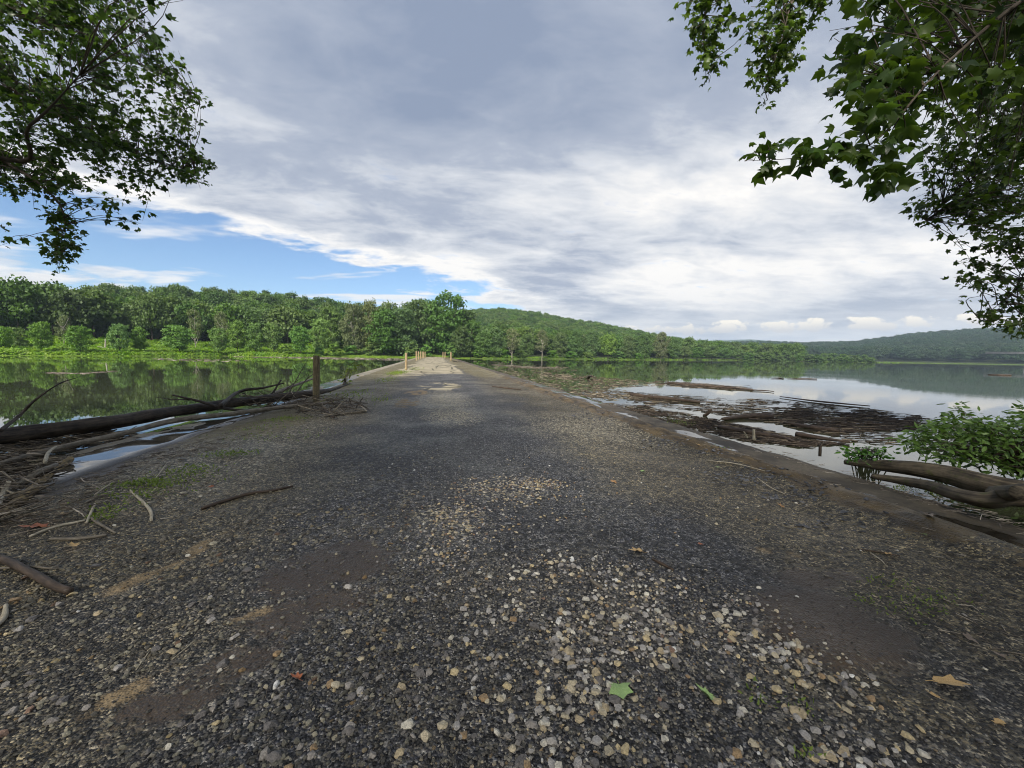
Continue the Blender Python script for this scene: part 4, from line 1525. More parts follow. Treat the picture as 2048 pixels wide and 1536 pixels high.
for k, (pts, z, R, mat, lab) in enumerate([
        ([(640, 805), (690, 812), (726, 822)], .10, [.02, .03, .02], 'drift_grey', 'grey stick sloping down right of the twig tangle'),
        ([(648, 833), (690, 827), (733, 823)], .04, [.02, .028, .02], 'drift_grey', 'pale stick along the front edge of the twig tangle'),
        ([(715, 808), (726, 815), (733, 822)], .10, [.012, .018, .014], 'drift_pale', 'short pale bent stick at the right tip of the twig tangle'),
        ([(630, 800), (652, 822), (668, 835)], .08, [.012, .02, .02], 'drift_brown', 'brown stick curving out of the front of the twig tangle'),
        ([(520, 800), (570, 778), (640, 752)], .10, [.05, .06, .04], 'drift_grey', 'stout tan driftwood billet behind the log left of the near post'),
        # near left heap
        ([(-40, 1060), (40, 1000), (100, 950), (141, 918)], .02, [.05, .052, .05, .045], 'log_peeled', 'thick half-peeled yellow log sloping out of the left heap'),
        ([(-30, 1010), (30, 975), (75, 945), (112, 930)], .05, [.035, .04, .035, .03], 'drift_grey', 'smooth grey log above the half-peeled yellow one'),
        ([(-6, 1015), (6, 990), (18, 962)], .12, [.02, .025, .018], 'drift_pale', 'short tan stake crossing the half-peeled log at the left edge'),
        ([(-80, 1095), (0, 1116), (60, 1145), (110, 1172), (140, 1182)], .05, [.026, .025, .025, .024, .022], 'drift_brown', 'curved brown branch butt entering from the left edge'),
        ([(90, 925), (97, 905), (112, 893)], .12, [.02, .02, .012], 'drift_pale', 'bent pale root stub on top of the left heap'),
        # ground sticks left
        ([(404, 1017), (440, 1005), (500, 987), (545, 981), (586, 972)], .02, [.016, .02, .018, .016, .010], 'drift_brown', 'dark straight stick lying on the gravel left of centre'),
        ([(261, 981), (285, 1003), (301, 1022), (303, 1041)], .012, [.010, .014, .014, .012], 'drift_pale', 'pale sickle-shaped stick on the left gravel'),
        ([(60, 1073), (110, 1054), (170, 1041)], .012, [.012, .013, .009], 'drift_pale', 'straight pale stick pointing at the crossed sticks'),
        ([(160, 1020), (195, 1045), (231, 1066)], .012, [.009, .012, .008], 'drift_grey', 'tan stick forming one arm of the crossed sticks'),
        ([(190, 1009), (182, 1025), (173, 1046)], .022, [.010, .012, .010], 'drift_pale', 'short pale stick forming the other arm of the crossed sticks'),
        ([(100, 1078), (160, 1077), (213, 1070)], .012, [.012, .013, .010], 'drift_grey', 'greenish-grey stick below the crossed sticks'),
        ([(10, 1037), (40, 1028), (75, 1016)], .012, [.006, .016, .010], 'drift_pale', 'split pale splinter under the half-peeled log'),
        ([(170, 1006), (200, 993), (240, 984)], .012, [.006, .008, .006], 'drift_grey', 'thin grey twig left of the sickle-shaped stick'),
        ([(189, 990), (205, 978), (225, 965)], .012, [.006, .009, .007], 'drift_pale', 'pale reed bending over behind the grey twig'),
        ([(290, 970), (312, 955), (333, 927)], .03, [.006, .007, .005], 'drift_pale', 'yellowish reed lying across the green weeds'),
        ([(-10, 1255), (8, 1235), (12, 1210)], .02, [.010, .014, .010], 'drift_pale', 'pale curled stick at the left edge low down'),
        ([(0, 1137), (50, 1133), (105, 1137)], .012, [.008, .009, .006], 'drift_grey', 'thin stick under the curved brown butt'),
        ([(272, 1340), (285, 1322), (298, 1304)], .006, [.0025, .003, .002], 'drift_pale', 'thin straw beside the lower sand patch'),
        ([(345, 1318), (372, 1296), (392, 1278)], .006, [.0025, .003, .002], 'drift_pale', 'thin straw above the lower sand patch'),
        # right side sticks on gravel
        ([(1415, 921), (1470, 927), (1530, 942)], .02, [.006, .007, .005], 'drift_pale', 'long pale reed lying at the foot of the right mud bank'),
        ([(1510, 952), (1540, 974), (1570, 988)], .015, [.005, .006, .004], 'drift_pale', 'pale curved reed below the long one on the right'),
        ([(1630, 990), (1655, 998), (1598, 1018)], .012, [.004, .005, .004], 'drift_grey', 'bent twig on dark slate chips on the right'),
        ([(1305, 1118), (1325, 1128), (1347, 1140)], .012, [.008, .014, .008], 'drift_brown', 'flat strip of brown bark beside the tan maple-like leaf'),
        ([(1183, 1160), (1192, 1168), (1204, 1175)], .012, [.012, .014, .012], 'drift_grey', 'stubby grey wood chip among the limestone'),
        ([(985, 773), (1010, 776), (1042, 779)], .03, [.03, .04, .02], 'drift_brown', 'reddish-brown stick on the gravel by the right edge'),
        ([(905, 722), (914, 724), (924, 724)], .05, [.10, .12, .06], 'log_dark', 'dark chunk of wood by the nearest right-hand post'),
        ([(1740, 1105), (1762, 1120), (1775, 1134)], .01, [.004, .005, .003], 'drift_pale', 'yellow straw on the dark chips at the right'),
        ([(1715, 1098), (1760, 1104), (1800, 1112)], .01, [.005, .007, .004], 'drift_brown', 'rusty twig on the dark chips at the right')]):
    W = [G(a, b, float(road_z(*G(a, b)[:2])) + z * .6 if -4.6 < G(a, b)[0] < 4.9 else z - .08) for a, b in pts]
    limb('stick' if max(R) < .03 else 'driftwood_piece', W, R, M[mat], lab, 'stick' if max(R) < .03 else 'driftwood', 7, .10, 60 + k, sub=4)

# the forked weathered log on the right bank
UP = [G(1690, 924, -.08), G(1760, 931, -.02), G(1830, 938, .05), G(1900, 950, .07), G(1970, 968, .07), G(2060, 990, .06), G(2200, 1015, .06)]
LO = [G(1745, 953, -.12), G(1800, 961, -.08), G(1860, 972, -.02), G(1920, 990, .02), G(1975, 1000, .05), G(2015, 992, .10), G(2070, 990, .12)]
limb('forked_log', UP, [.04, .08, .105, .12, .125, .14, .16], M['log_weathered'], 'big forked weathered log resting on the kerb at the right edge', 'log', 26, .12, 7, [
    ('limb', LO, [.035, .05, .065, .075, .085, .10, .13]),
    ('stub', [G(1995, 990, .06), G(2020, 985, .18), G(2036, 984, .26)], [.09, .06])], sub=12)
# things standing in or floating on the right water
q = G(1640, 912, -.2)
limb('hooked_snag', [q, q + (-.01, 0, .10), q + (-.01, 0, .17), q + (.02, 0, .215), q + (.085, 0, .215)], [.024, .022, .022, .022, .016], M['log_dark'], 'small dark stub with a hooked tip standing at the right kerb', 'stump', 8, .15, 9)
q = G(1508, 880, -.2)
limb('pale_stake', [q, q + (-.01, 0, .1), q + (-.02, 0, .22)], [.03, .028, .024], M['drift_pale'], 'short pale upright stake in the debris at the right kerb', 'stick', 7, .1, 10)
q = G(1495, 876, -.2)
limb('pale_stake', [q, q + (-.05, 0, .08), q + (-.1, .0, .14)], [.018, .016, .012], M['drift_pale'], 'small slanting pale stick left of the upright stake', 'stick', 6, .1, 11)
for k, (pts, R, lab) in enumerate([
        ([(1437, 853), (1500, 865), (1560, 874), (1592, 884)], [.05, .07, .05, .02], 'brown log floating close to the right kerb above the pale stake'),
        ([(1592, 868), (1640, 876), (1700, 884)], [.06, .05, .02], 'reddish log floating right of the pale stake'),
        ([(1568, 845), (1620, 854), (1680, 862)], [.03, .06, .07], 'slim dark trunk with a blunt end floating in the open gap of the mat'),
        ([(1262, 790), (1320, 796), (1400, 804)], [.12, .10, .05], 'thick dark log at the left head of the debris mat'),
        ([(1560, 793), (1640, 803), (1740, 812)], [.02, .035, .02], 'dark trunk along the outer edge of the debris mat'),
        ([(1445, 838), (1490, 833), (1545, 833)], [.05, .08, .09], 'grey-brown log in the middle of the debris mat with a cut end'),
        ([(1335, 766), (1400, 771), (1505, 779)], [.05, .08, .04], 'long dark log forming the outer raft'),
        ([(1500, 780), (1530, 781), (1548, 783)], [.03, .03, .02], 'thin stick trailing off the outer raft'),
        ([(1543, 756), (1560, 756), (1567, 757)], [.03, .05, .03], 'short dark log afloat far out on bright water'),
        ([(1574, 756), (1605, 757), (1634, 758)], [.02, .04, .04], 'longer dark log afloat far out beside the short one'),
        ([(1976, 749), (2000, 750), (2022, 750.5)], [.06, .10, .10], 'dark log afloat alone at the far right under the hill'),
        ([(985, 729), (1060, 734), (1124, 735)], [.05, .06, .03], 'pale long trunk afloat beside the far kerb'),
        ([(1175, 757), (1180, 752), (1186, 753)], [.12, .10, .06], 'small dark root stub poking out of the far debris'),
        ([(1408, 832), (1417, 826), (1420, 818)], [.05, .04, .03], 'reddish stump sticking up at the near edge of the mat')]):
    zs = [WATER_Z + .05] * 3 + [WATER_Z + .04]
    if 'poking' in lab: zs = [WATER_Z, WATER_Z + .25, WATER_Z + .35]
    if 'sticking' in lab: zs = [WATER_Z, WATER_Z + .12, WATER_Z + .25]
    limb('floating_log', [G(a, b, z) for (a, b), z in zip(pts, zs)], R, M['drift_brown'] if 'pale' not in lab[:6] else M['drift_grey'], lab, 'log', 8, .18, 120 + k, sub=4)

# ------------------------------------------------------------------ weeds, grass and shrubs
def leafy(name, pts_px, depth, n_cl, per, size, mat, shape, r_, stem_base, stem_mat, label, cat, spread=.12, droop=-.2, up=.8, poly=None):
    """a plant of thin stems ending in sprays of leaves; thing > stems > leaves"""
    e = empty(name, stem_base)
    pts = sample_poly(pts_px, n_cl, r_)
    mbs = MB()
    C, D, N = [], [], []
    for px, py in pts:
        c = DEP(px, py, r_.uniform(*depth))
        b = np.asarray(stem_base, float) + np.array([r_.normal(0, .12), r_.normal(0, .12), 0])
        mid = (b + c) / 2 + np.array([r_.normal(0, .06), r_.normal(0, .06), .12])
        mbs.tube(catmull([b, mid, c], 4) - np.asarray(stem_base, float), [.010, .006, .002], 4)
        k = r_.integers(per // 2, per + 1)
        dd = r_.normal(size=(k, 3)); dd[:, 2] = dd[:, 2] * .35 + droop
        dd /= np.linalg.norm(dd, axis=1)[:, None]
        C.append(c + dd * r_.uniform(0, spread, k)[:, None] + r_.normal(0, spread * .4, (k, 3)))
        D.append(dd)
        N.append(r_.normal(0, .45, (k, 3)) + np.array([0, 0, up]))
    C, D, N = np.concatenate(C) - np.asarray(stem_base, float), np.concatenate(D), np.concatenate(N)
    V, T = leaf_cards(C, D, N, r_.uniform(size * .55, size * 1.2, len(C)), shape)
    me = new_mesh('leaves', V, T)
    attr(me, 'lv', np.repeat(np.clip(r_.normal(.45, .25, len(C)), 0, 1), len(shape[1])))
    o = link('leaves', me, e, M[mat]); o['kind'] = 'stuff'
    mbs.build('stems', M[stem_mat], e)['kind'] = 'stuff'
    return tag(e, label, cat)


r_ = np.random.default_rng(51)
leafy('bush', [(1806, 888), (1830, 852), (1880, 843), (1888, 815), (1908, 806), (1935, 838), (1990, 842), (2030, 828), (2070, 815), (2240, 800), (2260, 960), (2040, 948), (1960, 920), (1890, 922), (1845, 905)],
      (5.3, 6.9), 560, 14, .11, 'leaf_bush', LANCE, r_, G(2090, 960, -.3), 'drift_brown', 'lush green bush overhanging the water at the right edge', 'bush', .13)
leafy('small_plant', [(1686, 905), (1710, 893), (1740, 898), (1765, 896), (1785, 905), (1780, 917), (1700, 917)], (5.6, 6.0), 34, 9, .085, 'leaf_bush', LANCE, r_, G(1735, 922, -.34), 'drift_brown',
      'small leafy plant growing at the waterline left of the big log', 'plant', .08)
leafy('sapling', [(678, 765), (690, 745), (708, 726), (714, 735), (706, 752), (690, 770)], (18.5, 19.5), 16, 9, .20, 'leaf_weed', LANCE, r_, G(688, 772, -.1), 'drift_brown',
      'bright green sapling growing outside the left kerb', 'sapling', .2)


def weed_patch(name, label, centers, r_, size=.035, per=60, mat='leaf_weed'):
    C, D, N = [], [], []
    for (px, py, rx, ry, k) in centers:
        c = G(px, py)
        a = r_.normal(0, .5, (k, 2)) * np.array([rx, ry])
        x, y = c[0] + a[:, 0], c[1] + a[:, 1]
        z = road_z(x, y) + r_.random(k) * size * 1.3
        C.append(np.stack([x, y, z], -1))
        d = r_.normal(size=(k, 3)); d[:, 2] = np.abs(d[:, 2]) * 1.2
        D.append(d)
        N.append(r_.normal(0, .5, (k, 3)) + (0, -.3, .7))
    C, D, N = map(np.concatenate, (C, D, N))
    V, T = leaf_cards(C, D, N, r_.uniform(size * .5, size * 1.3, len(C)), LANCE)
    me = new_mesh(name, V, T)
    attr(me, 'lv', np.repeat(r_.random(len(C)), len(LANCE[1])))
    return tag(link(name, me, None, M[mat]), label, None, None, 'stuff')


weed_patch('weeds', 'low bright green weeds sprouting in the gravel at the left', [
    (290, 960, .34, .17, 330), (320, 970, .25, .13, 120), (385, 935, .32, .2, 170), (360, 952, .5, .3, 150), (455, 906, .36, .2, 260), (270, 985, .4, .16, 110),
    (205, 1030, .12, .08, 60), (230, 1012, .2, .12, 60), (570, 836, .5, .35, 420), (520, 852, .6, .4, 160), (560, 870, .8, .5, 160)], r_)
weed_patch('weeds', 'tufts of grass growing at the far left side of the road', [
    (795, 746, .7, 3.0, 900), (775, 760, .6, 2.5, 200), (700, 790, .7, 2.0, 200), (830, 738, .8, 5, 250), (760, 800, .5, 1.2, 60)], r_, .07)
weed_patch('weeds', 'sparse green sprouts in the dark chips on the right', [
    (1775, 1160, .22, .10, 60), (1740, 1200, .16, .08, 40), (1850, 1215, .3, .12, 90), (1880, 1190, .3, .1, 60), (1520, 1390, .08, .06, 30), (1600, 1410, .06, .05, 22), (1445, 905, .2, .15, 20), (1610, 1500, .05, .04, 20)], r_, .022)
weed_patch('weeds', 'thin yellow-green moss along the right kerb', [
    (1360, 832, .3, .5, 160), (1810, 955, .2, .1, 130), (1890, 965, .25, .1, 160), (1150, 797, .3, .5, 60)], r_, .03)

# ------------------------------------------------------------------ the overhanging sycamores
def sycamore(name, label, foot, fork, limbs, regions, crown_c, crown_r, seed, n_far=70, part_leaves=()):
    """trunk and limbs outside the frame, boughs reaching in; regions: (polygon, clusters, depth range, leaf size, leaves per cluster, clump)"""
    r_ = np.random.default_rng(seed)
    foot = np.asarray(foot, float)
    e = empty(name, foot)
    fork = np.asarray(fork, float)
    mb = MB()
    tp = catmull([foot + (0, 0, -.3), foot * .6 + fork * .4 + (.2, .1, 0), fork, (fork + np.asarray(crown_c)) / 2 + (.3, -.2, 0), np.asarray(crown_c) + (0, 0, 2.5)], 6)
    mb.tube(tp - foot, [.48, .38, .32, .2, .08], 14, .10, seed)
    mb.build('trunk', M['bark_sycamore'], e)
    nodes = []
    for k, (pts, R) in enumerate(limbs):
        P = catmull([tp[min(len(tp) - 1, 9 + k)]] + [np.asarray(p, float) for p in pts], 7)
        mb = MB()
        mb.tube(P - foot, np.array(R) * np.linspace(1, .45, len(R)), 8, .08, seed + k)
        mb.build('limb', M['bark_brown'], e)
        nodes.append(P)
    nodes = np.concatenate(nodes)
    tw = MB()
    C, D, N, S = [], [], [], []
    for poly, n, dep, size, per, cl in regions:
        pts = sample_poly(poly, n, r_, cl, .012, seed)
        for px, py in pts:
            c = DEP(px, py, r_.uniform(*dep))
            dd = np.linalg.norm(nodes - c, axis=1)
            b = nodes[np.argmin(dd + r_.random(len(dd)) * .4)]
            L = np.linalg.norm(c - b)
            mid = (b + c) / 2 + r_.normal(0, .06 * L, 3) + np.array([0, 0, .10 * L])
            path = catmull([b, mid, c + (0, 0, .03)], 3)
            tw.tube(path - foot, [.006 + .003 * min(L, 2), .0025], 3, 0, 0, 1, False)
            k = r_.integers(max(2, per // 2), per + 1)
            t = r_.random(k) ** .6
            base = np.array([path[int(len(path) * .45 + x * (len(path) * .55 - 1))] for x in t])
            d = r_.normal(size=(k, 3)); d[:, 2] = d[:, 2] * .4 - .35
            d /= np.linalg.norm(d, axis=1)[:, None]
            C.append(base + d * r_.uniform(.2, .9, k)[:, None] * size + r_.normal(0, size * .55, (k, 3)))
            D.append(d)
            N.append(r_.normal(0, .75, (k, 3)) + np.array([0, 0, .65]))
            S.append((.35 + 1.0 * r_.random(k) ** .8) * size)
    C, D, N, S = map(np.concatenate, (C, D, N, S))
    V, T = leaf_cards(C - foot, D, N, S, SYC)
    me = new_mesh('leaves', V, T)
    attr(me, 'lv', np.repeat(np.clip(r_.normal(.40, .30, len(C)) + .5 * (r_.random(len(C)) < .06), 0, 1), len(SYC[1])))
    link('leaves', me, e, M['leaf_sycamore'])['kind'] = 'stuff'
    tw.build('twigs', M['bark_brown'], e)['kind'] = 'stuff'
    # the largest leaves, one by one
    shapes = []
    for k in range(4):
        v = SYC[0].copy()
        v[:, 2] += .10 * np.sin(v[:, 0] * 5 + k) + .06 * r_.normal(size=len(v))
        m = new_mesh('leaf', v, SYC[1])
        attr(m, 'lv', np.full(len(SYC[1]), .25 + .2 * k))
        m.materials.append(M['leaf_sycamore'])
        shapes.append(m)
    for poly, n, dep, size in part_leaves:
        for px, py in sample_poly(poly, n, r_):
            c = DEP(px, py, r_.uniform(*dep))
            d = r_.normal(size=3); d[2] = d[2] * .35 - .45
            d = Vector(d).normalized()
            nn = Vector(r_.normal(0, .5, 3) + np.array([0, 0, .8]))
            x = d.cross(nn).normalized()
            nn = x.cross(d).normalized()
            o = link('leaf', shapes[r_.integers(0, 4)], e)
            mt = Matrix((x, d, nn)).transposed().to_4x4()
            o.matrix_local = Matrix.Translation(Vector((c - foot).tolist())) @ mt @ Matrix.Scale(float(size * r_.uniform(.65, 1.15)), 4)
    # the rest of the crown, above and beside the frame
    Cs, Ds, Ns, Ss = [], [], [], []
    crown_c = np.asarray(crown_c, float)
    for k in range(n_far):
        u = r_.normal(size=3); u /= np.linalg.norm(u)
        c = crown_c + u * np.asarray(crown_r) * r_.random() ** .4
        rad = r_.uniform(.9, 1.7)
        m = 230
        v = r_.normal(size=(m, 3)); v /= np.linalg.norm(v, axis=1)[:, None]
        p = c + v * rad * (r_.random(m) ** .4)[:, None] * np.array([1.1, 1.1, .7])
        Cs.append(p); Ns.append(v + (0, 0, .6) + r_.normal(0, .4, (m, 3))); Ds.append(r_.normal(size=(m, 3)) + (0, 0, -.5)); Ss.append(r_.uniform(.16, .27, m))
    Cs, Ds, Ns, Ss = map(np.concatenate, (Cs, Ds, Ns, Ss))
    q = proj(Cs)
    vis = (q[:, 2] > .2) & (q[:, 0] > -130) & (q[:, 0] < 2180) & (q[:, 1] > -160) & (q[:, 1] < 1700)
    k = ~vis & (Cs[:, 2] > 2.6)
    V, T = leaf_cards(Cs[k] - foot, Ds[k], Ns[k], Ss[k], SYC_S)
    me = new_mesh('crown', V, T)
    attr(me, 'lv', np.repeat(r_.random(k.sum()), len(SYC_S[1])))
    link('crown', me, e, M['leaf_sycamore'])
    return tag(e, label, 'tree')


LEFT_OUT = [(-260, -260), (250, -260), (262, -10), (300, 50), (325, 85), (372, 108), (352, 150), (398, 182), (425, 212), (372, 222), (392, 262), (405, 300), (434, 316), (425, 352), (408, 388), (372, 372),
            (345, 388), (330, 412), (298, 398), (258, 416), (248, 442), (222, 445), (200, 418), (150, 425), (120, 410), (60, 415), (20, 430), (-260, 420)]
sycamore('sycamore_tree', 'sycamore whose leafy boughs hang into the picture at upper left', (-10.5, .5, .2), (-10.2, 1.2, 4.6), [
    ([DEP(-120, 120, 9.0), DEP(60, 200, 8.8), DEP(230, 290, 9.0), DEP(390, 345, 9.2)], [.13, .08, .05, .03, .01]),
    ([DEP(-150, 260, 8.6), DEP(20, 330, 8.4), DEP(120, 410, 8.6), DEP(130, 500, 8.8)], [.12, .07, .045, .025, .008]),
    ([DEP(-120, -20, 9.6), DEP(120, 60, 9.4), DEP(280, 130, 9.6), DEP(400, 205, 9.8)], [.12, .08, .05, .025, .01]),
    ([DEP(-60, -160, 9.6), DEP(120, -80, 9.4), DEP(270, 10, 9.4)], [.10, .07, .04, .012]),
    ([DEP(-60, 300, 7.6), DEP(60, 250, 7.2), DEP(160, 150, 7.0)], [.10, .06, .04, .012]),
], [
    (LEFT_OUT, 980, (8.0, 10.2), .112, 12, .70),
    ([(-200, -200), (200, -200), (230, 60), (290, 170), (300, 300), (200, 340), (60, 330), (-200, 300)], 520, (7.4, 9.6), .12, 12, .45),
    ([(120, 420), (160, 440), (168, 480), (160, 525), (130, 530), (105, 470), (60, 420)], 40, (8.6, 9.0), .11, 9, .3),
    ([(68, 478), (100, 486), (120, 530), (165, 556), (120, 556), (85, 520)], 16, (8.6, 9.0), .11, 7, .0),
    ([(265, 425), (285, 432), (300, 475), (282, 478)], 5, (9, 9.2), .13, 6, .0),
    ([(318, -12), (350, -20), (388, 2), (380, 15), (345, 10)], 5, (6.0, 6.2), .14, 6, .0),
    ([(-20, 470), (0, 470), (4, 500), (-20, 505)], 3, (9, 9.2), .13, 5, .0),
], (-11.0, -.5, 11.5), (7.5, 7.5, 6.0), 301, 85)

R_FAR = [(1800, 390), (1790, 330), (1850, 260), (1900, 200), (1980, 0), (2050, -250), (2300, -250), (2300, 700), (2052, 700), (2010, 668), (1968, 672), (1945, 640), (1955, 600), (1935, 585), (1880, 560), (1905, 520),
         (1868, 486), (1825, 484), (1845, 440), (1810, 425)]
sycamore('sycamore_tree', 'sycamore whose near branch of large leaves fills the upper right', (9.8, -1.2, .2), (9.4, -.6, 4.2), [
    ([DEP(2350, -100, 4.6), DEP(2100, -30, 4.2), DEP(1900, 120, 3.9), DEP(1740, 290, 3.7), DEP(1600, 315, 3.6), DEP(1490, 322, 3.55)], [.09, .05, .03, .018, .010, .006, .003]),
    ([DEP(2400, -350, 7.0), DEP(2000, -220, 6.6), DEP(1640, -60, 6.6), DEP(1560, 90, 6.7), DEP(1535, 200, 6.8)], [.10, .06, .035, .02, .01, .004]),
    ([DEP(1900, -260, 7.0), DEP(1500, -120, 6.8), DEP(1410, 30, 6.9), DEP(1418, 165, 7.0)], [.08, .05, .025, .012, .004]),
    ([DEP(2400, 50, 7.6), DEP(2150, 180, 7.6), DEP(1980, 330, 7.8), DEP(1850, 440, 8.0)], [.11, .06, .035, .015, .006]),
    ([DEP(2450, 250, 7.6), DEP(2200, 400, 7.8), DEP(2050, 560, 8.0), DEP(1960, 640, 8.2)], [.11, .06, .035, .015, .006]),
    ([DEP(2300, -150, 6.2), DEP(2000, 0, 6.0), DEP(1800, 60, 5.8)], [.09, .05, .03, .01]),
], [
    (R_FAR, 820, (7.0, 9.2), .108, 12, .68),
    ([(1900, -200), (2200, -200), (2200, 500), (2000, 480), (1900, 330), (1860, 200)], 330, (5.2, 8.0), .115, 10, .6),
    ([(1640, -60), (2080, -60), (2080, 260), (1880, 330), (1760, 270), (1700, 170), (1660, 120)], 125, (3.9, 5.6), .13, 9, .55),
    ([(1655, 120), (1800, 60), (1880, 300), (1780, 340), (1700, 290), (1655, 200)], 28, (3.6, 4.4), .13, 8, .3),
    ([(1352, -60), (1470, -60), (1462, 40), (1448, 110), (1420, 128), (1416, 172), (1402, 168), (1410, 125), (1385, 100), (1372, 40)], 80, (6.6, 7.2), .112, 10, .4),
    ([(1470, -60), (1600, -60), (1700, -40), (1690, 40), (1620, 60), (1605, 110), (1592, 150), (1555, 170), (1545, 205), (1522, 210), (1540, 160), (1500, 165), (1520, 110), (1485, 60)], 125, (6.4, 7.2), .112, 10, .45),
    ([(1500, 300), (1560, 290), (1660, 330), (1560, 345), (1510, 350)], 9, (3.5, 3.7), .11, 4, .0),
], (11.0, -2.5, 11.0), (7.0, 7.0, 6.0), 302, 75, [
    ([(1640, 90), (1760, 40), (1850, 120), (1870, 250), (1840, 360), (1760, 390), (1690, 350), (1650, 220)], 80, (3.35, 4.0), .155),
    ([(1520, 300), (1600, 275), (1700, 280), (1780, 330), (1785, 372), (1735, 392), (1680, 350), (1600, 345), (1530, 352)], 56, (3.4, 3.75), .15),
    ([(1512, 262), (1550, 262), (1545, 290), (1520, 300)], 3, (3.5, 3.6), .14),
])
sycamore('sycamore_tree', 'sycamore behind the viewpoint shading the head of the causeway', (-2.0, -11.0, .2), (-2.0, -10.5, 4.5), [
    ([(-5, -7, 8.0), (-7, -4, 9.0)], [.16, .10, .04]), ([(2, -7, 8.2), (4, -3, 9.5)], [.16, .10, .04])],
    [([(-800, -900), (2600, -900), (2600, -700), (-800, -700)], 12, (6, 8), .18, 8, .0)], (-2.5, -8.5, 11.5), (9.0, 7.0, 5.0), 303, 55)


# ------------------------------------------------------------------ stones and chippings on the road
import bmesh


def stone_shape(seed, flat=.6, n=18):
    r_ = np.random.default_rng(seed)
    p = r_.normal(size=(n, 3)); p /= np.linalg.norm(p, axis=1)[:, None]
    p *= r_.uniform(.86, 1.04, (n, 1)) * np.array([1.0, r_.uniform(.62, .9), flat])
    bm = bmesh.new()
    for q in p: bm.verts.new(q)
    bmesh.ops.convex_hull(bm, input=bm.verts)
    for v in [v for v in bm.verts if not v.link_faces]: bm.verts.remove(v)
    me = bpy.data.meshes.new('stone')
    bm.to_mesh(me); bm.free()
    return me


r_ = np.random.default_rng(71)
SHAPES = [stone_shape(400 + k, .62) for k in range(7)] + [stone_shape(420 + k, .34, 11) for k in range(3)]


def uniform_wedge(n, rmax, rmin=.75, half=1.08):
    a = YAW + r_.uniform(-half, half, n)
    rr = np.sqrt(r_.uniform(rmin ** 2, rmax ** 2, n))
    return rr * np.sin(a), rr * np.cos(a), rr


PALE_PX = [(700, 1190), (820, 1140), (960, 1120), (1110, 1105), (1330, 1140), (1450, 1170), (1540, 1220), (1600, 1290), (1760, 1370), (1850, 1536), (1900, 1700), (640, 1700), (620, 1420), (560, 1330), (660, 1260)]
pale_w = np.array([G(a, b)[:2] for a, b in PALE_PX])


def blur_in(x, y, poly, jit):
    return in_poly(x + r_.normal(0, jit, len(x)), y + r_.normal(0, jit, len(x)), poly)


def palette(n, cols, probs, jit=.16):
    i = r_.choice(len(cols), n, p=np.array(probs) / np.sum(probs))
    return np.asarray(cols)[i] * r_.uniform(1 - jit, 1 + jit, (n, 1)), i


PALE_P = [3.5, 4.5, 6, 4.5, 2.0, 4, .9, .8, .4, 2.5]
layers = []      # x, y, size, colour, index of colour or -1


def add_layer(x, y, s, cols, idx):
    layers.append((x, y, s, cols, idx))


# fine slate chippings
x, y, rr = uniform_wedge(70000, 3.7)
mkr = road_masks(x, y)
keep = (r_.random(len(x)) < np.clip(1.35 - rr / 2.7, 0, 1)) & (x > XL + .1) & (x < 4.1)
keep &= r_.random(len(x)) > np.clip(.9 * np.maximum(mkr['mud'], mkr['sand']), 0, .75)
x, y = x[keep], y[keep]
c, i_ = palette(len(x), [(0.030, 0.030, 0.033), (0.058, 0.058, 0.061), (0.115, 0.113, 0.108), (0.014, 0.014, 0.015), (0.20, 0.19, 0.165)], [4, 3, 1.6, 4, .8])
add_layer(x, y, r_.uniform(.003, .0075, len(x)), c, np.full(len(x), -1))
# middling chips
x, y, rr = uniform_wedge(34000, 7.5)
mkr = road_masks(x, y)
keep = (r_.random(len(x)) < np.clip(1.5 - rr / 5.0, 0, 1)) & (x > XL + .1) & (x < 4.3) & (r_.random(len(x)) > np.clip(1.0 * np.maximum(mkr['mud'], mkr['sand']), 0, .85))
left = sstep(.2, -.8, x - .1 * y)
keep &= r_.random(len(x)) < .35 + .65 * left
x, y = x[keep], y[keep]
left = sstep(.2, -.8, x - .1 * y)
c, i_ = palette(len(x), [(0.075, 0.075, 0.072), (0.13, 0.128, 0.115), (0.19, 0.185, 0.165), (0.045, 0.045, 0.047), (0.25, 0.235, 0.20)], [4, 3, 1.6, 4, .5])
add_layer(x, y, r_.uniform(.006, .015, len(x)) * (.75 + .35 * left), c * (.8 + .45 * left)[:, None] * np.array([1.06, 1.0, .84]), np.full(len(x), -1))
# dull flat stones, left foreground
x, y, rr = uniform_wedge(3600, 4.2)
mkr = road_masks(x, y)
k = (x - .05 * y < -.35) & (x > XL + .1) & (r_.random(len(x)) > np.clip(1.25 * np.maximum(mkr['mud'], mkr['sand']), 0, .97))
x, y = x[k], y[k]
c, i_ = palette(len(x), STONE_COLS, [.6, .5, 3, 3, .4, 5, 1, .15, .5, 1])
add_layer(x, y, r_.uniform(.009, .026, len(x)) * (r_.random(len(x)) ** 1.3 * .8 + .45), c * .55 * np.array([1.03, 1.0, .88]), i_)
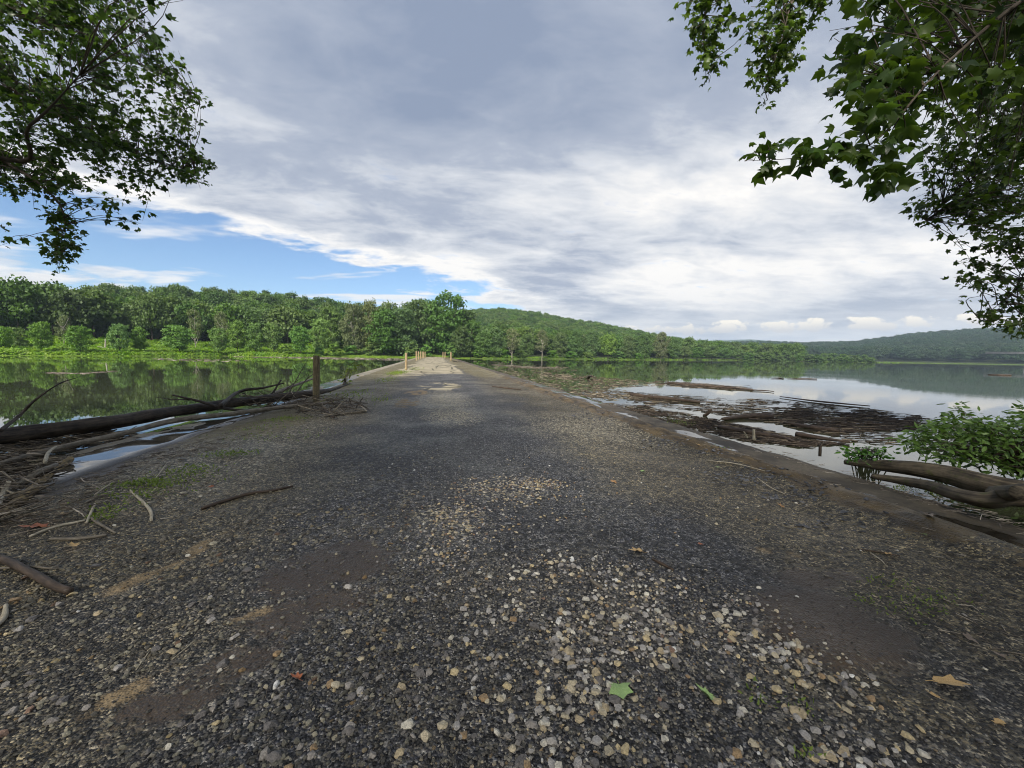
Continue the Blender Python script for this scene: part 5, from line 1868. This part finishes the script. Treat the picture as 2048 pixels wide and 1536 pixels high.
# pale crushed limestone, centre right
lo, hi = pale_w.min(0) - .1, pale_w.max(0) + .1
n = 16000
x, y = r_.uniform(lo[0], hi[0], n), r_.uniform(lo[1], hi[1], n)
dens = (.14 + .86 * sstep(.40, .60, fbm2(x, y, 2.6, 3, 81)) * sstep(-.3, .6, x - .15)) * (.45 + .55 * sstep(2.6, 1.7, y))
k = blur_in(x, y, pale_w, .10) & (r_.random(n) < dens * .50)
x, y = x[k], y[k]
c, i_ = palette(len(x), STONE_COLS, PALE_P)
c = c * (.72 + .40 * sstep(-.2, .7, x))[:, None]
s = .0075 + .019 * r_.random(len(x)) ** 1.9
s[r_.random(len(x)) < .02] *= 1.45
add_layer(x, y, s, c, i_)
n = 15000
x, y = r_.uniform(lo[0], hi[0], n), r_.uniform(lo[1], hi[1], n)
k = blur_in(x, y, pale_w, .16)
x, y = x[k], y[k]
c, i_ = palette(len(x), [(0.11, 0.10, 0.085), (0.17, 0.155, 0.13), (0.24, 0.22, 0.18), (0.065, 0.062, 0.055), (0.20, 0.15, 0.09), (0.33, 0.29, 0.21)], [4, 4, 2.5, 3, 1.5, 1])
add_layer(x, y, r_.uniform(.004, .0105, len(x)), c * (.6 + .4 * sstep(-.3, .5, x))[:, None], np.full(len(x), -1))
# the yellow patch farther up the road
for (px, py, rx, ry, n) in [(1020, 970, .62, .36, 330), (1080, 965, .3, .2, 120), (900, 1040, .34, .50, 230), (880, 1110, .30, .2, 60), (980, 1020, .8, .6, 220)]:
    q = G(px, py)
    a = r_.normal(0, .55, (n, 2)) * (rx, ry)
    c, i_ = palette(n, STONE_COLS, [4, 2, 2.5, 3, 4, 3, 3, .4, 1.5, 3])
    add_layer(q[0] + a[:, 0], q[1] + a[:, 1], r_.uniform(.007, .019, n), c, i_)
# stray pale stones on the dark road
x, y, rr = uniform_wedge(260, 6)
k = (x > -3.5) & (x < 3.9)
c, i_ = palette(k.sum(), STONE_COLS, [2, 3, 2, 2, 1, 2, 1, 1.2, .5, 1])
add_layer(x[k], y[k], r_.uniform(.008, .02, k.sum()), c, i_)
# slate slabs at the foot of the right bank
for (px, py, rx, ry, n) in [(1500, 950, .5, .3, 160), (1600, 985, .5, .2, 120), (1350, 885, .5, .6, 90), (1180, 830, .6, 1.2, 120), (1420, 905, .3, .3, 60), (1650, 1040, .5, .2, 60)]:
    q = G(px, py)
    a = r_.normal(0, .55, (n, 2)) * (rx, ry)
    c, i_ = palette(n, [(0.07, 0.073, 0.085), (0.10, 0.103, 0.115), (0.15, 0.15, 0.155), (0.045, 0.046, 0.052)], [3, 3, 1, 3])
    add_layer(q[0] + a[:, 0], q[1] + a[:, 1], r_.uniform(.012, .045, n) * (r_.random(n) * .7 + .4), c, np.full(n, -2))

X = np.concatenate([l[0] for l in layers]); Y = np.concatenate([l[1] for l in layers])
S = np.concatenate([l[2] for l in layers]); CC = np.concatenate([l[3] for l in layers]); II = np.concatenate([l[4] for l in layers])
k = (X > XL + .05) & (X < XR - .3)
X, Y, S, CC, II = X[k], Y[k], S[k], CC[k], II[k]
Z = road_z(X, Y)
PX = proj(np.stack([X, Y, Z], -1))
shown = (PX[:, 0] > 0) & (PX[:, 0] < 2048) & (PX[:, 1] < 1540)
big = np.where((II >= 0) & shown, S / PX[:, 2], 0)
top = np.argsort(-big)[:300]
rest_m = np.ones(len(X), bool)
rest_m[top] = False
one = {}
for j in top:
    key = (int(r_.integers(0, 7)), int(II[j]))
    if key not in one:
        m = SHAPES[key[0]].copy(); m.materials.clear(); m.materials.append(STONE_M[key[1]]); one[key] = m
    o = link('stone', one[key], road)
    s = float(S[j])
    o.location = (X[j], Y[j], Z[j] + s * .12)
    o.rotation_euler = (r_.normal(0, .25), r_.normal(0, .25), r_.uniform(0, 6.28))
    o.scale = (s * 1.1, s * 1.1, s)
n = rest_m.sum()
E_ = np.stack([r_.normal(0, .3, n), r_.normal(0, .3, n), r_.uniform(0, 6.28, n)], -1)
ip_ = r_.integers(0, 7, n)
ip_[II[rest_m] == -2] = r_.integers(7, 10, (II[rest_m] == -2).sum())
protos = []
for m in SHAPES:
    m2 = m.copy(); m2.materials.clear(); m2.materials.append(M['pebble'])
    protos.append(bpy.data.objects.new('pebble_shape', m2))
sc_ = S[rest_m][:, None] * r_.uniform(.85, 1.2, (n, 3))
g = scatter('loose_gravel', np.stack([X, Y, Z + S * .08], -1)[rest_m], E_, sc_, ip_, protos, CC[rest_m], 'slate chippings and small limestone pebbles strewn over the road')
print('pebbles', n)

# ------------------------------------------------------------------ fallen leaves
def fallen(px, py, size, rz, mat, label, curl=.25, tilt=(.1, .1), stretch=1.0, name='fallen_leaf', k=0):
    rr_ = np.random.default_rng(500 + k)
    v = SYC[0].copy()
    v[:, 1] -= .45
    # a finer outline with wavering margin
    v[:, 0] *= stretch
    v[:, 2] = curl * (np.abs(v[:, 0]) ** 1.5 * .8 + v[:, 1] ** 2 * .5) + .05 * rr_.normal(size=len(v))
    v *= rr_.uniform(.92, 1.08, v.shape)
    V = v.copy()
    T = SYC[1]
    # petiole
    V2, Q2, T2 = tube([(0, -.44, .02), (.02, -.62, .05), (.06, -.8, .03)], [.014, .012, .010], 4)
    me = new_mesh(name, np.vstack([V, V2]), [np.vstack([T, T2 + len(V)]), Q2 + len(V)])
    q = G(px, py)
    o = link(name, me, None, M[mat])
    o.location = (q[0], q[1], float(road_z(q[0], q[1])) + .012 + size * .02)
    o.rotation_euler = (tilt[0], tilt[1], rz)
    o.scale = (size,) * 3
    return tag(o, label, 'leaf')


for k, (px, py, sz, rz, mat, lab, curl, tilt, st) in enumerate([
        (1242, 1384, .115, 2.9, 'litter_green', 'fresh green star-shaped leaf on the limestone near the bottom centre', .25, (.2, .1), 1.0),
        (1410, 1384, .085, .7, 'litter_green', 'pale green folded leaf right of the star-shaped one', .6, (.3, .4), .7),
        (1272, 1101, .115, 1.4, 'litter_tan', 'curled tan leaf on the dark chips right of centre', .7, (.2, .2), 1.0),
        (1908, 1362, .135, -2.2, 'litter_tan', 'large orange-tan leaf at the lower right', .45, (.2, -.3), .75),
        (1865, 1383, .05, .4, 'litter_tan', 'small tan leaf scrap beside the large orange-tan leaf', .3, (.1, .1), .6),
        (1226, 961, .085, .3, 'litter_brown', 'orange-brown leaf on the gravel above the tan one', .5, (.2, .1), 1.0),
        (1399, 1085, .05, .9, 'litter_red', 'small orange leaf scrap at the right of the road', .3, (.1, .1), .9),
        (1285, 940, .07, 2.0, 'litter_green', 'whitish-green leaf far up the right of the road', .3, (.1, .1), 1.0),
        (590, 1358, .055, 1.1, 'litter_red', 'crumpled red-brown leaf at lower left', 1.0, (.2, .2), .8),
        (143, 1086, .085, .8, 'litter_tan', 'crumpled tan leaf under the greenish-grey stick', .9, (.2, .3), .9),
        (62, 1047, .17, 1.6, 'litter_red', 'wide rust-red leaf by the left heap', .4, (.1, .2), 1.0),
        (422, 969, .06, .4, 'litter_red', 'small pinkish leaf by the left weeds', .5, (.1, .1), .9),
        (1858, 1056, .15, 2.4, 'litter_dull', 'withered greyish leaf at the foot of the right log', .5, (.2, .3), .5),
        (1903, 1054, .10, -.7, 'litter_tan', 'tan leaf right of the withered greyish one', .6, (.1, .3), .5),
        (1847, 1075, .05, 1.3, 'litter_green', 'small grey-green leaflet below the withered leaf', .2, (.1, .1), .5),
        (1777, 1103, .06, 2.2, 'litter_tan', 'small tan leaf by the rusty twig', .4, (.1, .1), .8),
        (1945, 1272, .11, 2.6, 'litter_dull', 'long greyish dead leaf strip at the right', .5, (.2, .2), .35),
        (1995, 1300, .06, .6, 'litter_dull', 'small pinkish-grey scrap right of the dead leaf strip', .5, (.2, .1), .8),
        (1998, 1440, .08, 1.9, 'litter_tan', 'folded straw-coloured leaf in the lower right corner', .7, (.2, .2), .5),
        (1300, 1005, .035, 1.9, 'litter_tan', 'tiny tan scrap between the orange-brown leaf and the mud', .3, (.1, .1), .9),
        (1435, 930, .07, 1.2, 'litter_green', 'yellow-green leaf beside the long pale reed', .4, (.1, .1), .7),
        (1395, 895, .07, .2, 'litter_tan', 'pale leaf under the mud bank on the right', .4, (.1, .1), .8),
        (1560, 1005, .08, .2, 'litter_brown', 'orange leaf scrap near the bent twig', .5, (.3, .1), .5),
        (1600, 934, .09, 1.2, 'litter_green', 'pale green leaf stranded on the mud bank', .3, (.1, .1), .45)]):
    fallen(px, py, sz, rz, mat, lab, curl, tilt, st, k=k)

# ------------------------------------------------------------------ haze
hm, w = material('haze_air')
out = w.n('ShaderNodeOutputMaterial')
pv = w.n('ShaderNodeVolumePrincipled')
pv.inputs['Color'].default_value = (0.60, 0.76, 0.98, 1)
pv.inputs['Density'].default_value = 0.00021
pv.inputs['Anisotropy'].default_value = 0.1
w.l(pv.outputs[0], out.inputs['Volume'])
hv = np.array([(x, y, z) for z in (-9.0, 190.0) for x, y in ((-3100, -1700), (3100, -1700), (3100, 4300), (-3100, 4300))], float)
hz = link('haze', new_mesh('haze', hv, np.array([[0, 3, 2, 1], [4, 5, 6, 7], [0, 1, 5, 4], [1, 2, 6, 5], [2, 3, 7, 6], [3, 0, 4, 7]])), None, hm)
tag(hz, 'pale summer haze over the lake', None, None, 'stuff')
hz.display_type = 'BOUNDS'
